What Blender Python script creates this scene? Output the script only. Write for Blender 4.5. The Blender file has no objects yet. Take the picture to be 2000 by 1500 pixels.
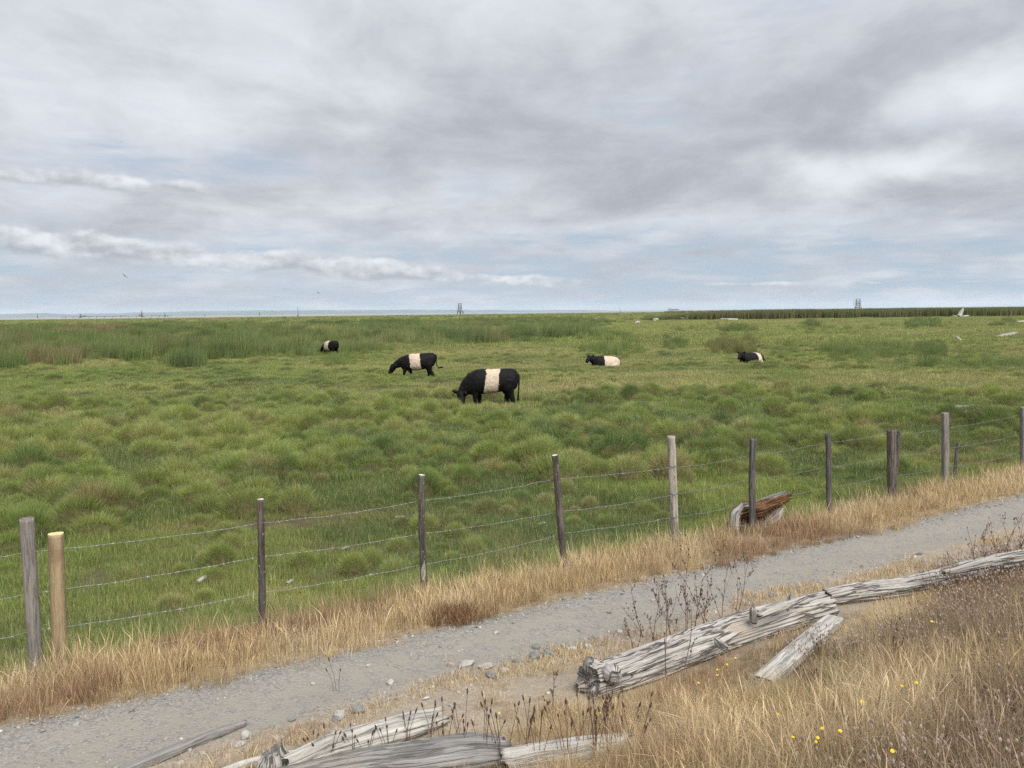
import bpy, bmesh, math, random
import numpy as np
from mathutils import Vector, Matrix

random.seed(5)
rng = np.random.default_rng(11)
R = math.radians
scene = bpy.context.scene
C = scene.collection

# ------------------------------------------------------------------ camera, sky, sun, exposure
CAM_Z = 3.45
F_PX, W_PX, H_PX = 1500.0, 2000.0, 1500.0      # focal length in photo pixels, photo size
PITCH, ROLL = math.atan(140.8 / F_PX), R(0.68)
cf = np.array([0, math.cos(PITCH), -math.sin(PITCH)])
cr0 = np.array([1.0, 0, 0]); cu0 = np.cross(cr0, cf)
cr = cr0 * math.cos(ROLL) - cu0 * math.sin(ROLL)
cu = cu0 * math.cos(ROLL) + cr0 * math.sin(ROLL)
CAM = np.array([0.0, 0.0, CAM_Z])
cam_d = bpy.data.cameras.new("camera"); cam = bpy.data.objects.new("camera", cam_d); C.objects.link(cam)
cam_d.lens = 36.0 * F_PX / W_PX; cam_d.sensor_width = 36.0; cam_d.sensor_fit = 'HORIZONTAL'
cam_d.clip_start = 0.05; cam_d.clip_end = 150000.0
M = Matrix.Identity(4)
for i in range(3):
    M[i][0], M[i][1], M[i][2], M[i][3] = cr[i], cu[i], -cf[i], CAM[i]
cam.matrix_world = M
scene.camera = cam

scene.view_settings.view_transform = 'Standard'
scene.view_settings.look = 'None'
scene.view_settings.gamma = 1.0
scene.view_settings.use_curve_mapping = False
scene.view_settings.exposure = 1.75
scene.cycles.max_bounces = 8
scene.cycles.diffuse_bounces = 3
scene.cycles.transmission_bounces = 4
scene.cycles.transparent_max_bounces = 4
scene.cycles.volume_bounces = 1
scene.cycles.use_denoising = False

SUN_EL, SUN_AZ = R(48), R(150)                  # azimuth clockwise from +Y (behind right of the camera)
sun_d = bpy.data.lights.new("sun", 'SUN'); sun_d.energy = 1.5; sun_d.angle = R(50); sun_d.color = (1.0, 0.96, 0.9)
sun = bpy.data.objects.new("sun", sun_d); C.objects.link(sun)
sdir = Vector((math.sin(SUN_AZ) * math.cos(SUN_EL), math.cos(SUN_AZ) * math.cos(SUN_EL), math.sin(SUN_EL)))
sun.rotation_euler = sdir.to_track_quat('Z', 'Y').to_euler()
sun.location = (0, 0, 30)


ZENITH = 1.9


class NT:
    """small helper that writes node trees as expressions"""
    def __init__(self, nt):
        self.nt = nt; self.N = nt.nodes; self.L = nt.links
    def node(self, typ, **kw):
        n = self.N.new(typ)
        for k, v in kw.items(): setattr(n, k, v)
        return n
    def put(self, sock, v):
        if isinstance(v, bpy.types.NodeSocket): self.L.new(v, sock)
        elif v is not None:
            if sock.type == 'RGBA' and not isinstance(v, (int, float)) and len(v) == 3: v = (*v, 1.0)
            if sock.type in ('VECTOR',) and isinstance(v, (int, float)): v = (v, v, v)
            if sock.type == 'RGBA' and isinstance(v, (int, float)): v = (v, v, v, 1.0)
            sock.default_value = v
    def m(self, op, a, b=None, c=None, clamp=False):
        n = self.node('ShaderNodeMath', operation=op, use_clamp=clamp)
        for i, v in enumerate((a, b, c)):
            if v is not None: self.put(n.inputs[i], v)
        return n.outputs[0]
    def add(self, *a):
        r = a[0]
        for b in a[1:]: r = self.m('ADD', r, b)
        return r
    def mul(self, *a):
        r = a[0]
        for b in a[1:]: r = self.m('MULTIPLY', r, b)
        return r
    def sub(self, a, b): return self.m('SUBTRACT', a, b)
    def vm(self, op, a, b=None):
        n = self.node('ShaderNodeVectorMath', operation=op)
        self.put(n.inputs[0], a)
        if b is not None: self.put(n.inputs[1], b)
        return n.outputs[1] if op == 'DOT_PRODUCT' else n.outputs[0]
    def sep(self, v):
        n = self.node('ShaderNodeSeparateXYZ'); self.put(n.inputs[0], v); return n.outputs
    def comb(self, x, y, z=0.0):
        n = self.node('ShaderNodeCombineXYZ')
        for i, v in enumerate((x, y, z)): self.put(n.inputs[i], v)
        return n.outputs[0]
    def noise(self, vec, scale, detail=4.0, rough=0.55, dist=0.0):
        n = self.node('ShaderNodeTexNoise')
        self.put(n.inputs['Vector'], vec); self.put(n.inputs['Scale'], scale); self.put(n.inputs['Detail'], detail)
        self.put(n.inputs['Roughness'], rough); self.put(n.inputs['Distortion'], dist)
        return n.outputs[0]
    def voro(self, vec, scale, out='Distance', feature='F1'):
        n = self.node('ShaderNodeTexVoronoi', feature=feature)
        self.put(n.inputs['Vector'], vec); self.put(n.inputs['Scale'], scale)
        return n.outputs[out]
    def ss(self, v, lo, hi, a=0.0, b=1.0):
        n = self.node('ShaderNodeMapRange', interpolation_type='SMOOTHSTEP')
        for i, q in enumerate((v, lo, hi, a, b)): self.put(n.inputs[i], q)
        return n.outputs[0]
    def lin(self, v, lo, hi, a=0.0, b=1.0):
        n = self.node('ShaderNodeMapRange'); n.clamp = True
        for i, q in enumerate((v, lo, hi, a, b)): self.put(n.inputs[i], q)
        return n.outputs[0]
    def mix(self, f, a, b, blend='MIX'):
        n = self.node('ShaderNodeMix', data_type='RGBA', blend_type=blend)
        self.put(n.inputs[0], f); self.put(n.inputs[6], a); self.put(n.inputs[7], b)
        return n.outputs[2]
    def scale(self, col, f):
        return self.mix(1.0, col, self.comb(f, f, f) if isinstance(f, bpy.types.NodeSocket) else (f, f, f), 'MULTIPLY')
    def attr(self, name, typ='GEOMETRY', out='Fac'):
        n = self.node('ShaderNodeAttribute', attribute_name=name, attribute_type=typ); return n.outputs[out]
    def bump(self, h, strength=0.5, dist=0.01):
        n = self.node('ShaderNodeBump'); self.put(n.inputs['Strength'], strength); self.put(n.inputs['Distance'], dist)
        self.put(n.inputs['Height'], h); return n.outputs[0]


def build_world():
    w = bpy.data.worlds.new("World"); scene.world = w; w.use_nodes = True
    g = NT(w.node_tree); g.N.clear()
    out = g.node('ShaderNodeOutputWorld'); bg = g.node('ShaderNodeBackground'); bg.inputs[1].default_value = 0.05
    sky = g.node('ShaderNodeTexSky', sky_type='NISHITA'); sky.sun_disc = False
    sky.sun_elevation = SUN_EL; sky.sun_rotation = SUN_AZ; sky.air_density = 1.0; sky.dust_density = 2.0
    d = g.node('ShaderNodeTexCoord').outputs['Generated']
    x, y, z = g.sep(d)
    zc = g.m('MAXIMUM', z, 0.0)
    az = g.m('ARCTAN2', x, y)
    el = g.m('ARCSINE', zc)
    # cloud sheet projected on a high plane
    k = g.m('DIVIDE', 1.0, g.add(zc, 0.20))
    p = g.comb(g.mul(x, k), g.mul(y, k), 0.0)
    big = g.noise(g.vm('ADD', p, (3.1, 1.7, 0.0)), 0.62, 2.0, 0.5, 0.0)
    mid = g.noise(g.vm('ADD', p, (7.3, 2.2, 4.0)), 1.75, 6.0, 0.58, 0.35)
    wr = g.node('ShaderNodeTexNoise'); g.put(wr.inputs['Vector'], g.comb(az, el, 3.0)); wr.inputs['Scale'].default_value = 7.5; wr.inputs['Detail'].default_value = 3.0
    wx, wy, _ = g.sep(wr.outputs[1])
    uw = g.mul(g.add(az, g.mul(g.sub(wx, 0.5), 0.24)), F_PX); vw = g.mul(g.add(el, g.mul(g.sub(wy, 0.5), 0.10)), F_PX)
    warp = g.comb(uw, vw, 0.0)

    def blob(px, py, wx_, wy_, amp):
        a0 = math.atan((px - 1000) / F_PX); e0 = (609.2 - 0.0118 * (px - 1000) - py) / F_PX * math.cos(a0)
        q = g.vm('MULTIPLY', g.vm('SUBTRACT', warp, (a0 * F_PX, e0 * F_PX, 0.0)), (1.2 / wx_, 1.2 / wy_, 0.0))
        n = g.node('ShaderNodeVectorMath', operation='LENGTH'); g.put(n.inputs[0], q)
        return g.ss(n.outputs[1], 2.0, 0.0, 0.0, amp)
    bright = [(1950, 180, 170, 45, .40), (1660, 340, 190, 45, .36), (1450, 440, 300, 30, .16), (1080, 60, 260, 90, .14), (300, 130, 420, 90, .10)]
    dark = [(1450, 150, 420, 110, -.10), (1150, 310, 460, 90, -.17), (1850, 255, 240, 50, -.18), (1250, 400, 280, 40, -.14), (250, 440, 330, 28, -.10), (1820, 410, 260, 40, -.12)]
    fine = g.noise(g.vm('MULTIPLY', p, (1.0, 0.75, 1.0)), 5.2, 5.0, 0.62, 0.5)
    lum = g.add(0.52, g.mul(g.sub(big, 0.5), 0.55), g.mul(g.sub(mid, 0.5), 1.05), g.mul(g.sub(fine, 0.5), 0.40), *[blob(*b) for b in bright + dark])
    lum = g.ss(lum, 0.06, 1.0)
    sheet = g.mix(lum, (0.405, 0.425, 0.475), (0.815, 0.845, 0.90))
    # a dull day brightens gently towards the zenith
    zen = g.lin(zc, 0.35, 1.0, 1.0, ZENITH)
    sheet = g.scale(sheet, zen)
    # clear strips: bluish between sheet and horizon
    veil = g.mix(g.ss(el, 0.0, 0.16), (0.49, 0.60, 0.73), (0.445, 0.535, 0.655))
    gap = g.mix(0.22, veil, g.scale(sky.outputs[0], 0.09))
    gapm = g.add(g.ss(el, 0.14, 0.045, 0.0, 0.78), g.mul(g.ss(g.add(mid, blob(430, 335, 330, 45, .26), blob(1900, 520, 330, 50, .28), blob(1200, 520, 600, 40, .25)), 0.52, 0.80), 0.75))
    gapm = g.m('MINIMUM', gapm, 1.0)
    stripe = g.noise(g.comb(g.mul(az, 4.0), g.mul(el, 26.0), 1.0), 2.2, 4.0, 0.55)
    gapm = g.mul(gapm, g.ss(stripe, 0.66, 0.36, 0.25, 1.0))
    col = g.mix(gapm, sheet, gap)
    # rows of low cumulus with bright tops and flat grey bases
    n1 = g.noise(g.comb(az, g.mul(el, 1.7), 12.0), 13.0, 6.0, 0.55)
    n3 = g.noise(g.comb(g.add(az, 0.005), g.mul(g.add(el, 0.008), 1.7), 12.0), 13.0, 4.0, 0.55)
    n2 = g.sub(g.noise(g.comb(az, 17.0, 0.0), 5.5, 1.0, 0.5), 0.5)
    puff = g.mul(g.sub(n1, 0.5), 2.3); lump = g.mul(g.sub(n1, n3), 4.0)

    def band(col, a_lo, a_hi, e0, slope, th0, th1, amt, base, n2a):
        ec = g.add(e0, g.mul(az, slope))
        th = g.lin(az, a_lo, a_hi, th0, th1)
        dd = g.m('DIVIDE', g.sub(el, ec), th)
        up = g.m('MAXIMUM', dd, 0.0); dn = g.m('MINIMUM', dd, 0.0)
        shape = g.add(base, puff, g.mul(n2, n2a), g.mul(up, -0.85), g.mul(dn, 1.25))
        msk = g.mul(g.ss(shape, 0.12, 0.62), g.ss(az, a_lo - 0.04, a_lo + 0.03), g.ss(az, a_hi + 0.03, a_hi - 0.06))
        lit = g.add(g.mul(g.lin(dd, -0.9, 1.3), 0.95), lump)
        lit = g.m('MINIMUM', g.m('MAXIMUM', lit, 0.0), 1.0)
        cc = g.mix(lit, (0.43, 0.455, 0.505), (0.86, 0.88, 0.915))
        return g.mix(g.mul(msk, amt), col, cc)
    col = band(col, -0.80, -0.36, 0.150, 0.0, 0.028, 0.012, 0.8, 0.75, 1.5)
    col = band(col, -0.80, 0.09, 0.041, -0.072, 0.022, 0.0095, 0.82, 1.05, 1.6)
    col = band(col, 0.08, 0.80, 0.034, -0.012, 0.0055, 0.004, 0.85, 0.30, 3.5)
    g.L.new(g.scale(col, 20.0 * 2 ** -1.70), bg.inputs[0]); g.L.new(bg.outputs[0], out.inputs[0])
    w.cycles.sampling_method = 'MANUAL'; w.cycles.sample_map_resolution = 256


build_world()

# ------------------------------------------------------------------ noise, terrain and pixel rays
def _hash(ix, iy, iz):
    h = (ix * 374761393 + iy * 668265263 + iz * 2147483647 + 1013904223) & 0xFFFFFFFF
    h = ((h ^ (h >> 13)) * 1274126177) & 0xFFFFFFFF
    h = ((h ^ (h >> 16)) * 2246822519) & 0xFFFFFFFF
    return ((h ^ (h >> 15)) & 0xFFFFFF).astype(np.float64) / 0xFFFFFF

def vnoise(x, y, z=0.0):
    x, y, z = np.broadcast_arrays(np.asarray(x, float), np.asarray(y, float), np.asarray(z, float))
    fx, fy, fz = np.floor(x), np.floor(y), np.floor(z)
    ix, iy, iz = (a.astype(np.int64) + 100000 for a in (fx, fy, fz))
    u, v, w = x - fx, y - fy, z - fz
    u, v, w = (t * t * t * (t * (t * 6 - 15) + 10) for t in (u, v, w))
    r = 0
    for dx in (0, 1):
        for dy in (0, 1):
            for dz in (0, 1):
                r = r + _hash(ix + dx, iy + dy, iz + dz) * (u if dx else 1 - u) * (v if dy else 1 - v) * (w if dz else 1 - w)
    return r

def fbm(x, y, z=0.0, o=4, gain=0.5):
    s, a, t = 0, 1.0, 0.0
    for i in range(o):
        s = s + a * vnoise(np.asarray(x) * 2 ** i + 17.3 * i, np.asarray(y) * 2 ** i - 9.1 * i, np.asarray(z) * 2 ** i); t += a; a *= gain
    return s / t

FA = math.atan(0.5577)                                     # heading of fence and path
NX, NY = -math.sin(FA), math.cos(FA)                     # across, towards the field
TX, TY = math.cos(FA), math.sin(FA)                      # along the fence, to the right
S_FENCE = 7.27
_ps = np.array([-60, -3, 0, 0.9, 2, 3, 4.1, 5.0, 6.05, 6.6, 7.27, 8.2, 9.3, 12, 5000.])
_pz = np.array([1.7, 1.80, 1.78, 1.68, 1.42, 1.12, .87, .71, .66, .57, .44, .14, .0, .0, .0])
_ts = np.linspace(-60, 60, 6001); _tz = np.interp(_ts, _ps, _pz)
_k = np.exp(-np.linspace(-2.5, 2.5, 61) ** 2); _tz = np.convolve(np.pad(_tz, 30, mode='edge'), _k / _k.sum(), mode='valid')

def sdist(x, y): return np.asarray(x) * NX + np.asarray(y) * NY

def hz(x, y):
    x = np.asarray(x, float); y = np.asarray(y, float)
    s = sdist(x, y); z = np.interp(s, _ts, _tz)
    fld = np.clip((s - 8.6) / 2.0, 0, 1); r = np.hypot(x, y)
    z = z + fld * ((vnoise(x * .16, y * .16, 3) - .5) * .16 + (vnoise(x * .6, y * .6, 5) - .5) * .10)
    slope = np.clip((4.7 - s) / 1.0, 0, 1)
    z = z + slope * (vnoise(x * .9, y * .9, 8) - .5) * .12 + (vnoise(x * 2.7, y * 2.7, 2) - .5) * .025 * (1 - fld)
    rut = np.exp(-((s - 5.5) / .3) ** 2) * (s < 6.6); z = z - rut * .02
    return np.where(r > 1380, z - np.clip((r - 1380) / 60, 0, 1) * 1.6, z)

def ray(px, py):
    return cf + cr * (px - 1000) / F_PX + cu * (750 - py) / F_PX

def hit(px, py, h=0.0):
    """where the sight line through a photo pixel meets the ground raised by h"""
    d = ray(px, py); t0 = 0.5; t = t0
    while t < 3000:
        p = CAM + d * t
        if p[2] <= hz(p[0], p[1]) + h: break
        t0 = t; t *= 1.02
    for _ in range(30):
        tm = .5 * (t0 + t); p = CAM + d * tm
        if p[2] <= hz(p[0], p[1]) + h: t = tm
        else: t0 = tm
    return CAM + d * t

def flat(px, py):
    """pixels to points on the level pasture"""
    px = np.asarray(px, float); py = np.asarray(py, float)
    d = cf + cr * ((px - 1000) / F_PX)[..., None] + cu * ((750 - py) / F_PX)[..., None]
    t = CAM_Z / np.maximum(-d[..., 2], 1e-3); return CAM + d * t[..., None]

def at_depth(px, py, D):
    d = ray(px, py); return CAM + d * (D / d[1])

def project(x, y, z):
    v = np.stack([np.asarray(x) - CAM[0], np.asarray(y) - CAM[1], np.asarray(z) - CAM[2]], -1)
    dz = np.maximum(v @ cf, 1e-3)
    return 1000 + F_PX * (v @ cr) / dz, 750 - F_PX * (v @ cu) / dz

def in_poly(px, py, poly):
    px = np.asarray(px); py = np.asarray(py); r = np.zeros(px.shape, bool); n = len(poly)
    for i in range(n):
        x1, y1 = poly[i]; x2, y2 = poly[(i + 1) % n]
        if y1 == y2: continue
        c = ((y1 > py) != (y2 > py)) & (px < (x2 - x1) * (py - y1) / (y2 - y1) + x1)
        r ^= c
    return r

# ------------------------------------------------------------------ object helpers
def tag(o, label=None, cat=None, group=None, kind=None):
    if label: o["label"] = label
    if cat: o["category"] = cat
    if group: o["group"] = group
    if kind: o["kind"] = kind
    return o

def mesh_obj(name, verts, faces, mat=None, parent=None, smooth=False, loc=None):
    me = bpy.data.meshes.new(name)
    me.from_pydata([tuple(map(float, v)) for v in verts], [], [tuple(int(i) for i in f) for f in faces]); me.update()
    if smooth: me.polygons.foreach_set('use_smooth', [True] * len(me.polygons))
    if mat: me.materials.append(mat)
    o = bpy.data.objects.new(name, me); C.objects.link(o)
    if parent: o.parent = parent
    if loc is not None: o.location = loc
    return o

def empty(name, loc=(0, 0, 0), rz=0.0):
    o = bpy.data.objects.new(name, None); C.objects.link(o)
    o.empty_display_size = .1; o.location = tuple(map(float, loc)); o.rotation_euler = (0, 0, rz); return o

def new_mat(name):
    m = bpy.data.materials.new(name); m.use_nodes = True
    g = NT(m.node_tree); b = g.N['Principled BSDF']; return m, g, b

def tube(pts, rad, n=5, cap=True):
    """verts, faces of a tube through pts with radius per point"""
    pts = np.asarray(pts, float); rad = np.broadcast_to(np.asarray(rad, float), (len(pts),))
    V, Fc = [], []
    T = np.gradient(pts, axis=0); T /= np.linalg.norm(T, axis=1)[:, None] + 1e-12
    a = np.array([0, 0, 1.0]) if abs(T[0][2]) < .9 else np.array([1.0, 0, 0])
    u = np.cross(T[0], a); u /= np.linalg.norm(u)
    for i, p in enumerate(pts):
        u = u - T[i] * (u @ T[i]); u /= np.linalg.norm(u); w = np.cross(T[i], u)
        for k in range(n):
            t = 2 * math.pi * k / n; V.append(p + (u * math.cos(t) + w * math.sin(t)) * rad[i])
    for i in range(len(pts) - 1):
        for k in range(n):
            Fc.append((i * n + k, i * n + (k + 1) % n, (i + 1) * n + (k + 1) % n, (i + 1) * n + k))
    if cap:
        Fc.append(tuple(range(n))[::-1]); Fc.append(tuple(range((len(pts) - 1) * n, len(pts) * n)))
    return V, Fc

class MB:
    def __init__(self): self.v, self.f = [], []
    def put(self, V, Fc):
        o = len(self.v); self.v += list(V); self.f += [tuple(i + o for i in f) for f in Fc]; return self
    def tube(self, pts, rad, n=5): return self.put(*tube(pts, rad, n))
    def box(self, c, s, ax=None):
        c = np.asarray(c, float); ax = np.eye(3) if ax is None else np.asarray(ax); V = []
        for k in range(8):
            q = np.array([(k & 1) - .5, ((k >> 1) & 1) - .5, ((k >> 2) & 1) - .5]) * s; V.append(c + q @ ax)
        return self.put(V, [(0, 2, 3, 1), (4, 5, 7, 6), (0, 1, 5, 4), (2, 6, 7, 3), (0, 4, 6, 2), (1, 3, 7, 5)])
    def build(self, name, mat, parent=None, smooth=False, loc=None): return mesh_obj(name, self.v, self.f, mat, parent, smooth, loc)

# ------------------------------------------------------------------ materials
def ground_mat():
    m, g, b = new_mat("ground_soil")
    pos = g.node('ShaderNodeNewGeometry').outputs['Position']
    x, y, z = g.sep(pos)
    s = g.add(g.mul(x, NX), g.mul(y, NY))
    dist = g.m('SQRT', g.add(g.mul(x, x), g.mul(y, y)))
    w1 = g.sub(g.noise(pos, 1.1, 5.0, .6), .5); w2 = g.sub(g.noise(pos, 6.0, 4.0, .6), .5)
    sw = g.add(s, g.mul(w1, .55), g.mul(w2, .16))
    path = g.mul(g.ss(sw, 4.92, 5.28), g.ss(sw, 6.18, 5.98))
    fieldm = g.ss(g.add(sw, g.mul(w1, .5)), 7.0, 8.1)
    # gravel
    vc = g.voro(pos, 62.0, 'Color'); vd = g.voro(pos, 62.0)
    vr = g.sep(vc)[0]
    grav = g.mix(vr, (.145, .138, .125), (.27, .258, .235))
    dust = g.mix(g.noise(pos, 2.0, 6.0, .62), (.205, .187, .156), (.275, .253, .212))
    cen = g.mul(g.ss(sw, 4.9, 5.3), g.ss(sw, 6.0, 5.65))
    pth = g.mix(g.mul(cen, g.ss(g.noise(pos, 7.0, 6.0, .7), .38, .62, .1, .95)), grav, dust)
    # dry thatch
    n = g.noise(pos, 14.0, 6.0, .7)
    dry = g.mix(g.ss(n, .3, .7), (.15, .115, .08), (.30, .24, .16))
    # damp meadow soil with moss and thatch
    n2 = g.noise(pos, 3.0, 6.0, .65); n3 = g.noise(pos, .05, 4.0, .55); n4 = g.noise(g.vm('MULTIPLY', pos, (.3, 1.0, 1.0)), .02, 5.0, .6)
    fld = g.mix(g.ss(n2, .35, .7), (.065, .052, .03), (.085, .105, .038))
    far = g.mix(g.ss(n4, .4, .65), (.075, .10, .03), (.12, .14, .05))
    fld = g.mix(g.ss(dist, 120, 320), fld, far)
    col = g.mix(fieldm, dry, fld)
    marg = g.mul(g.ss(sw, 3.7, 4.4), g.ss(sw, 5.6, 5.0), g.ss(g.noise(pos, 4.0, 5.0, .65), .30, .55))
    col = g.mix(marg, col, g.mix(g.mul(vr, g.noise(pos, 11.0, 5.0, .7)), (.23, .195, .15), (.42, .36, .28)))
    col = g.mix(path, col, pth)
    g.L.new(col, b.inputs['Base Color']); b.inputs['Roughness'].default_value = .95
    b.inputs['Specular IOR Level'].default_value = .15
    h = g.add(g.mul(g.sub(.6, vd), g.m('MAXIMUM', path, marg)), g.mul(n, .5))
    g.L.new(g.bump(h, .55, .012), b.inputs['Normal'])
    return m

def grass_mat(name, straw, trans=.38, rough=.55):
    m, g, b = new_mat(name)
    ic = g.attr('icol', 'INSTANCER', 'Color'); bv = g.attr('bv'); bs = g.attr('bs')
    col = g.mix(bs, ic, straw)
    col = g.scale(col, g.add(.62, g.mul(bv, .76)))
    g.L.new(col, b.inputs['Base Color']); b.inputs['Roughness'].default_value = rough
    b.inputs['Specular IOR Level'].default_value = .25
    t = g.node('ShaderNodeBsdfTranslucent'); g.L.new(col, t.inputs[0])
    mx = g.node('ShaderNodeMixShader'); mx.inputs[0].default_value = trans
    g.L.new(b.outputs[0], mx.inputs[1]); g.L.new(t.outputs[0], mx.inputs[2])
    g.L.new(mx.outputs[0], g.N['Material Output'].inputs[0])
    return m

def wood_mat(name, dark, light, crack=.5, stain=None, scale=1.0, lichen=0.0, rough=.85):
    """weathered wood: grain runs along the piece through its UV map (u, v in metres)"""
    m, g, b = new_mat(name)
    uv = g.node('ShaderNodeUVMap').outputs[0]
    u, v, _ = g.sep(uv)
    vw = g.add(v, g.mul(g.sub(g.noise(uv, 2.5, 3.0), .5), .05))
    q = g.comb(g.mul(u, 1.3 * scale), g.mul(vw, 26.0 * scale), 0.0)
    n = g.noise(q, 1.6, 7.0, .68, .35); n2 = g.noise(g.comb(g.mul(u, 3.0), g.mul(vw, 90.0 * scale), 4.0), 1.5, 5.0, .7)
    n3 = g.noise(uv, 3.2 * scale, 5.0, .6)
    col = g.mix(g.ss(g.add(g.mul(n, .6), g.mul(n2, .4)), .38, .62), dark, light)
    col = g.scale(col, g.lin(n3, .3, .7, .78, 1.15))
    rdg = g.m('ABSOLUTE', g.sub(g.noise(g.comb(g.mul(u, .8 * scale), g.mul(vw, 15.0 * scale), 8.0), 1.3, 4.0, .6), .5))
    rd2 = g.ss(rdg, .030, .004, 0, crack)
    if stain: col = g.mix(g.ss(n3, .5, .68, 0, .75), col, stain)
    ck = g.ss(n, .35, .27, 0, crack)
    col = g.mix(ck, col, (.05, .042, .035))
    col = g.mix(rd2, col, (.03, .026, .022))
    if lichen: col = g.mix(g.ss(g.noise(uv, 28.0, 4.0, .7), .6, .68, 0, lichen), col, (.42, .42, .38))
    g.L.new(col, b.inputs['Base Color']); b.inputs['Roughness'].default_value = rough
    b.inputs['Specular IOR Level'].default_value = .2
    g.L.new(g.bump(g.add(g.mul(n, 1.0), g.mul(n2, .45), g.mul(rd2, -1.2)), .9, .014), b.inputs['Normal'])
    return m

def plain_mat(name, a, b2, scale=8.0, rough=.8, metal=0.0, bump=.2):
    m, g, b = new_mat(name)
    oc = g.node('ShaderNodeTexCoord').outputs['Object']
    n = g.noise(oc, scale, 5.0, .6)
    g.L.new(g.mix(g.ss(n, .3, .7), a, b2), b.inputs['Base Color'])
    b.inputs['Roughness'].default_value = rough; b.inputs['Metallic'].default_value = metal
    b.inputs['Specular IOR Level'].default_value = .25
    g.L.new(g.bump(n, bump, .02), b.inputs['Normal']); return m

MAT = {}
MAT['silver'] = wood_mat('driftwood_silver', (.25, .232, .21), (.47, .45, .42), .8, (.30, .255, .20))
MAT['pale'] = wood_mat('driftwood_pale', (.30, .285, .255), (.50, .48, .44), .35, (.36, .33, .26), 1.0, .2)
MAT['greywood'] = wood_mat('driftwood_grey', (.15, .145, .14), (.30, .29, .275), .45, (.22, .19, .15), .7)
MAT['brownwood'] = wood_mat('rotten_wood', (.07, .032, .014), (.24, .115, .05), .7, (.30, .22, .15), 1.2)
MAT['postgrey'] = wood_mat('post_grey', (.19, .175, .16), (.26, .24, .22), .25, (.20, .17, .13))
MAT['postnew'] = wood_mat('post_treated', (.27, .205, .12), (.37, .29, .175), .2, (.20, .14, .08), .8)
MAT['bark'] = wood_mat('post_bark', (.05, .042, .038), (.13, .112, .10), .4, (.15, .11, .085), .6, .8)
MAT['postpale'] = wood_mat('post_pale', (.30, .275, .23), (.43, .395, .34), .5, (.34, .28, .2))
MAT['postdark'] = wood_mat('post_dark', (.07, .065, .06), (.15, .14, .13), .5, (.10, .085, .07), 1.0, .25)
MAT['postbrown'] = wood_mat('post_brown', (.095, .078, .066), (.18, .15, .13), .5, (.13, .10, .075), 1.0, .1)
MAT['endgrain'] = plain_mat('cut_wood_end', (.42, .39, .33), (.55, .52, .46), 40)
MAT['endnew'] = plain_mat('fresh_cut_end', (.52, .39, .2), (.6, .46, .26), 30)
MAT['wire'] = plain_mat('galvanised_wire', (.17, .175, .18), (.29, .295, .29), 30, .45, .6)
MAT['green'] = grass_mat('meadow_blades', (.36, .30, .15))
MAT['reed'] = grass_mat('reed_blades', (.30, .25, .13))
MAT['dry'] = grass_mat('dry_blades', (.20, .12, .06), .22, .7)
MAT['seed'] = plain_mat('brown_seed', (.045, .028, .02), (.10, .065, .045), 60)
MAT['stalk'] = plain_mat('dead_stalk', (.10, .06, .045), (.19, .11, .08), 20)

# ------------------------------------------------------------------ ground, mudflat, sea, hills
def build_ground():
    az = np.concatenate([np.arange(-50, 50.01, .25), np.arange(54, 309, 4.0)]) * math.pi / 180
    rr = np.concatenate([[0.0], np.exp(np.linspace(math.log(.7), math.log(1500), 340))])
    A, Rr = np.meshgrid(az, rr[1:], indexing='xy')
    X = np.sin(A) * Rr; Y = np.cos(A) * Rr; Z = hz(X, Y)
    na, nr = len(az), len(rr) - 1
    V = np.concatenate([[[0, 0, float(hz(0, 0))]], np.stack([X, Y, Z], -1).reshape(-1, 3)])
    Fc = [(0, 1 + (j + 1) % na, 1 + j) for j in range(na)]
    i, j = np.meshgrid(np.arange(nr - 1), np.arange(na), indexing='ij'); j2 = (j + 1) % na
    q = np.stack([1 + i * na + j, 1 + i * na + j2, 1 + (i + 1) * na + j2, 1 + (i + 1) * na + j], -1).reshape(-1, 4)
    o = mesh_obj('ground', V, Fc + q.tolist(), ground_mat(), smooth=True)
    tag(o, 'grassy dike slope with gravel path and flat green marsh pasture', kind='structure')

def ring(name, r0, r1, a0, a1, n, z, mat, nr=2):
    V, Fc = [], []
    for i in range(nr):
        r = r0 * (r1 / r0) ** (i / (nr - 1))
        for k in range(n + 1):
            a = a0 + (a1 - a0) * k / n
            rr_ = r * (1 + (.10 * math.sin(a * 31) + .06 * math.sin(a * 77 + 1)) * (name == 'mudflat'))
            V.append((math.sin(a) * rr_, math.cos(a) * rr_, z))
    for i in range(nr - 1):
        for k in range(n):
            Fc.append((i * (n + 1) + k, i * (n + 1) + k + 1, (i + 1) * (n + 1) + k + 1, (i + 1) * (n + 1) + k))
    return mesh_obj(name, V, Fc, mat)

build_ground()
m, g, b = new_mat('sea_water')
pos = g.node('ShaderNodeNewGeometry').outputs['Position']
b.inputs['Base Color'].default_value = (.16, .19, .19, 1); b.inputs['Roughness'].default_value = .25
g.L.new(g.bump(g.noise(pos, .05, 6.0, .6), .25, 4.0), b.inputs['Normal'])
tag(ring('sea', 1300, 70000, 0, 2 * math.pi, 180, -1.2, m, 12), 'calm grey sea beyond the marsh', kind='structure')
tag(ring('mudflat', 1430, 3600, R(-62), R(-9), 200, -.7, plain_mat('mud', (.22, .19, .16), (.30, .27, .23), .004, .7)), 'grey brown tidal mudflat beyond the marsh', kind='structure')

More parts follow.
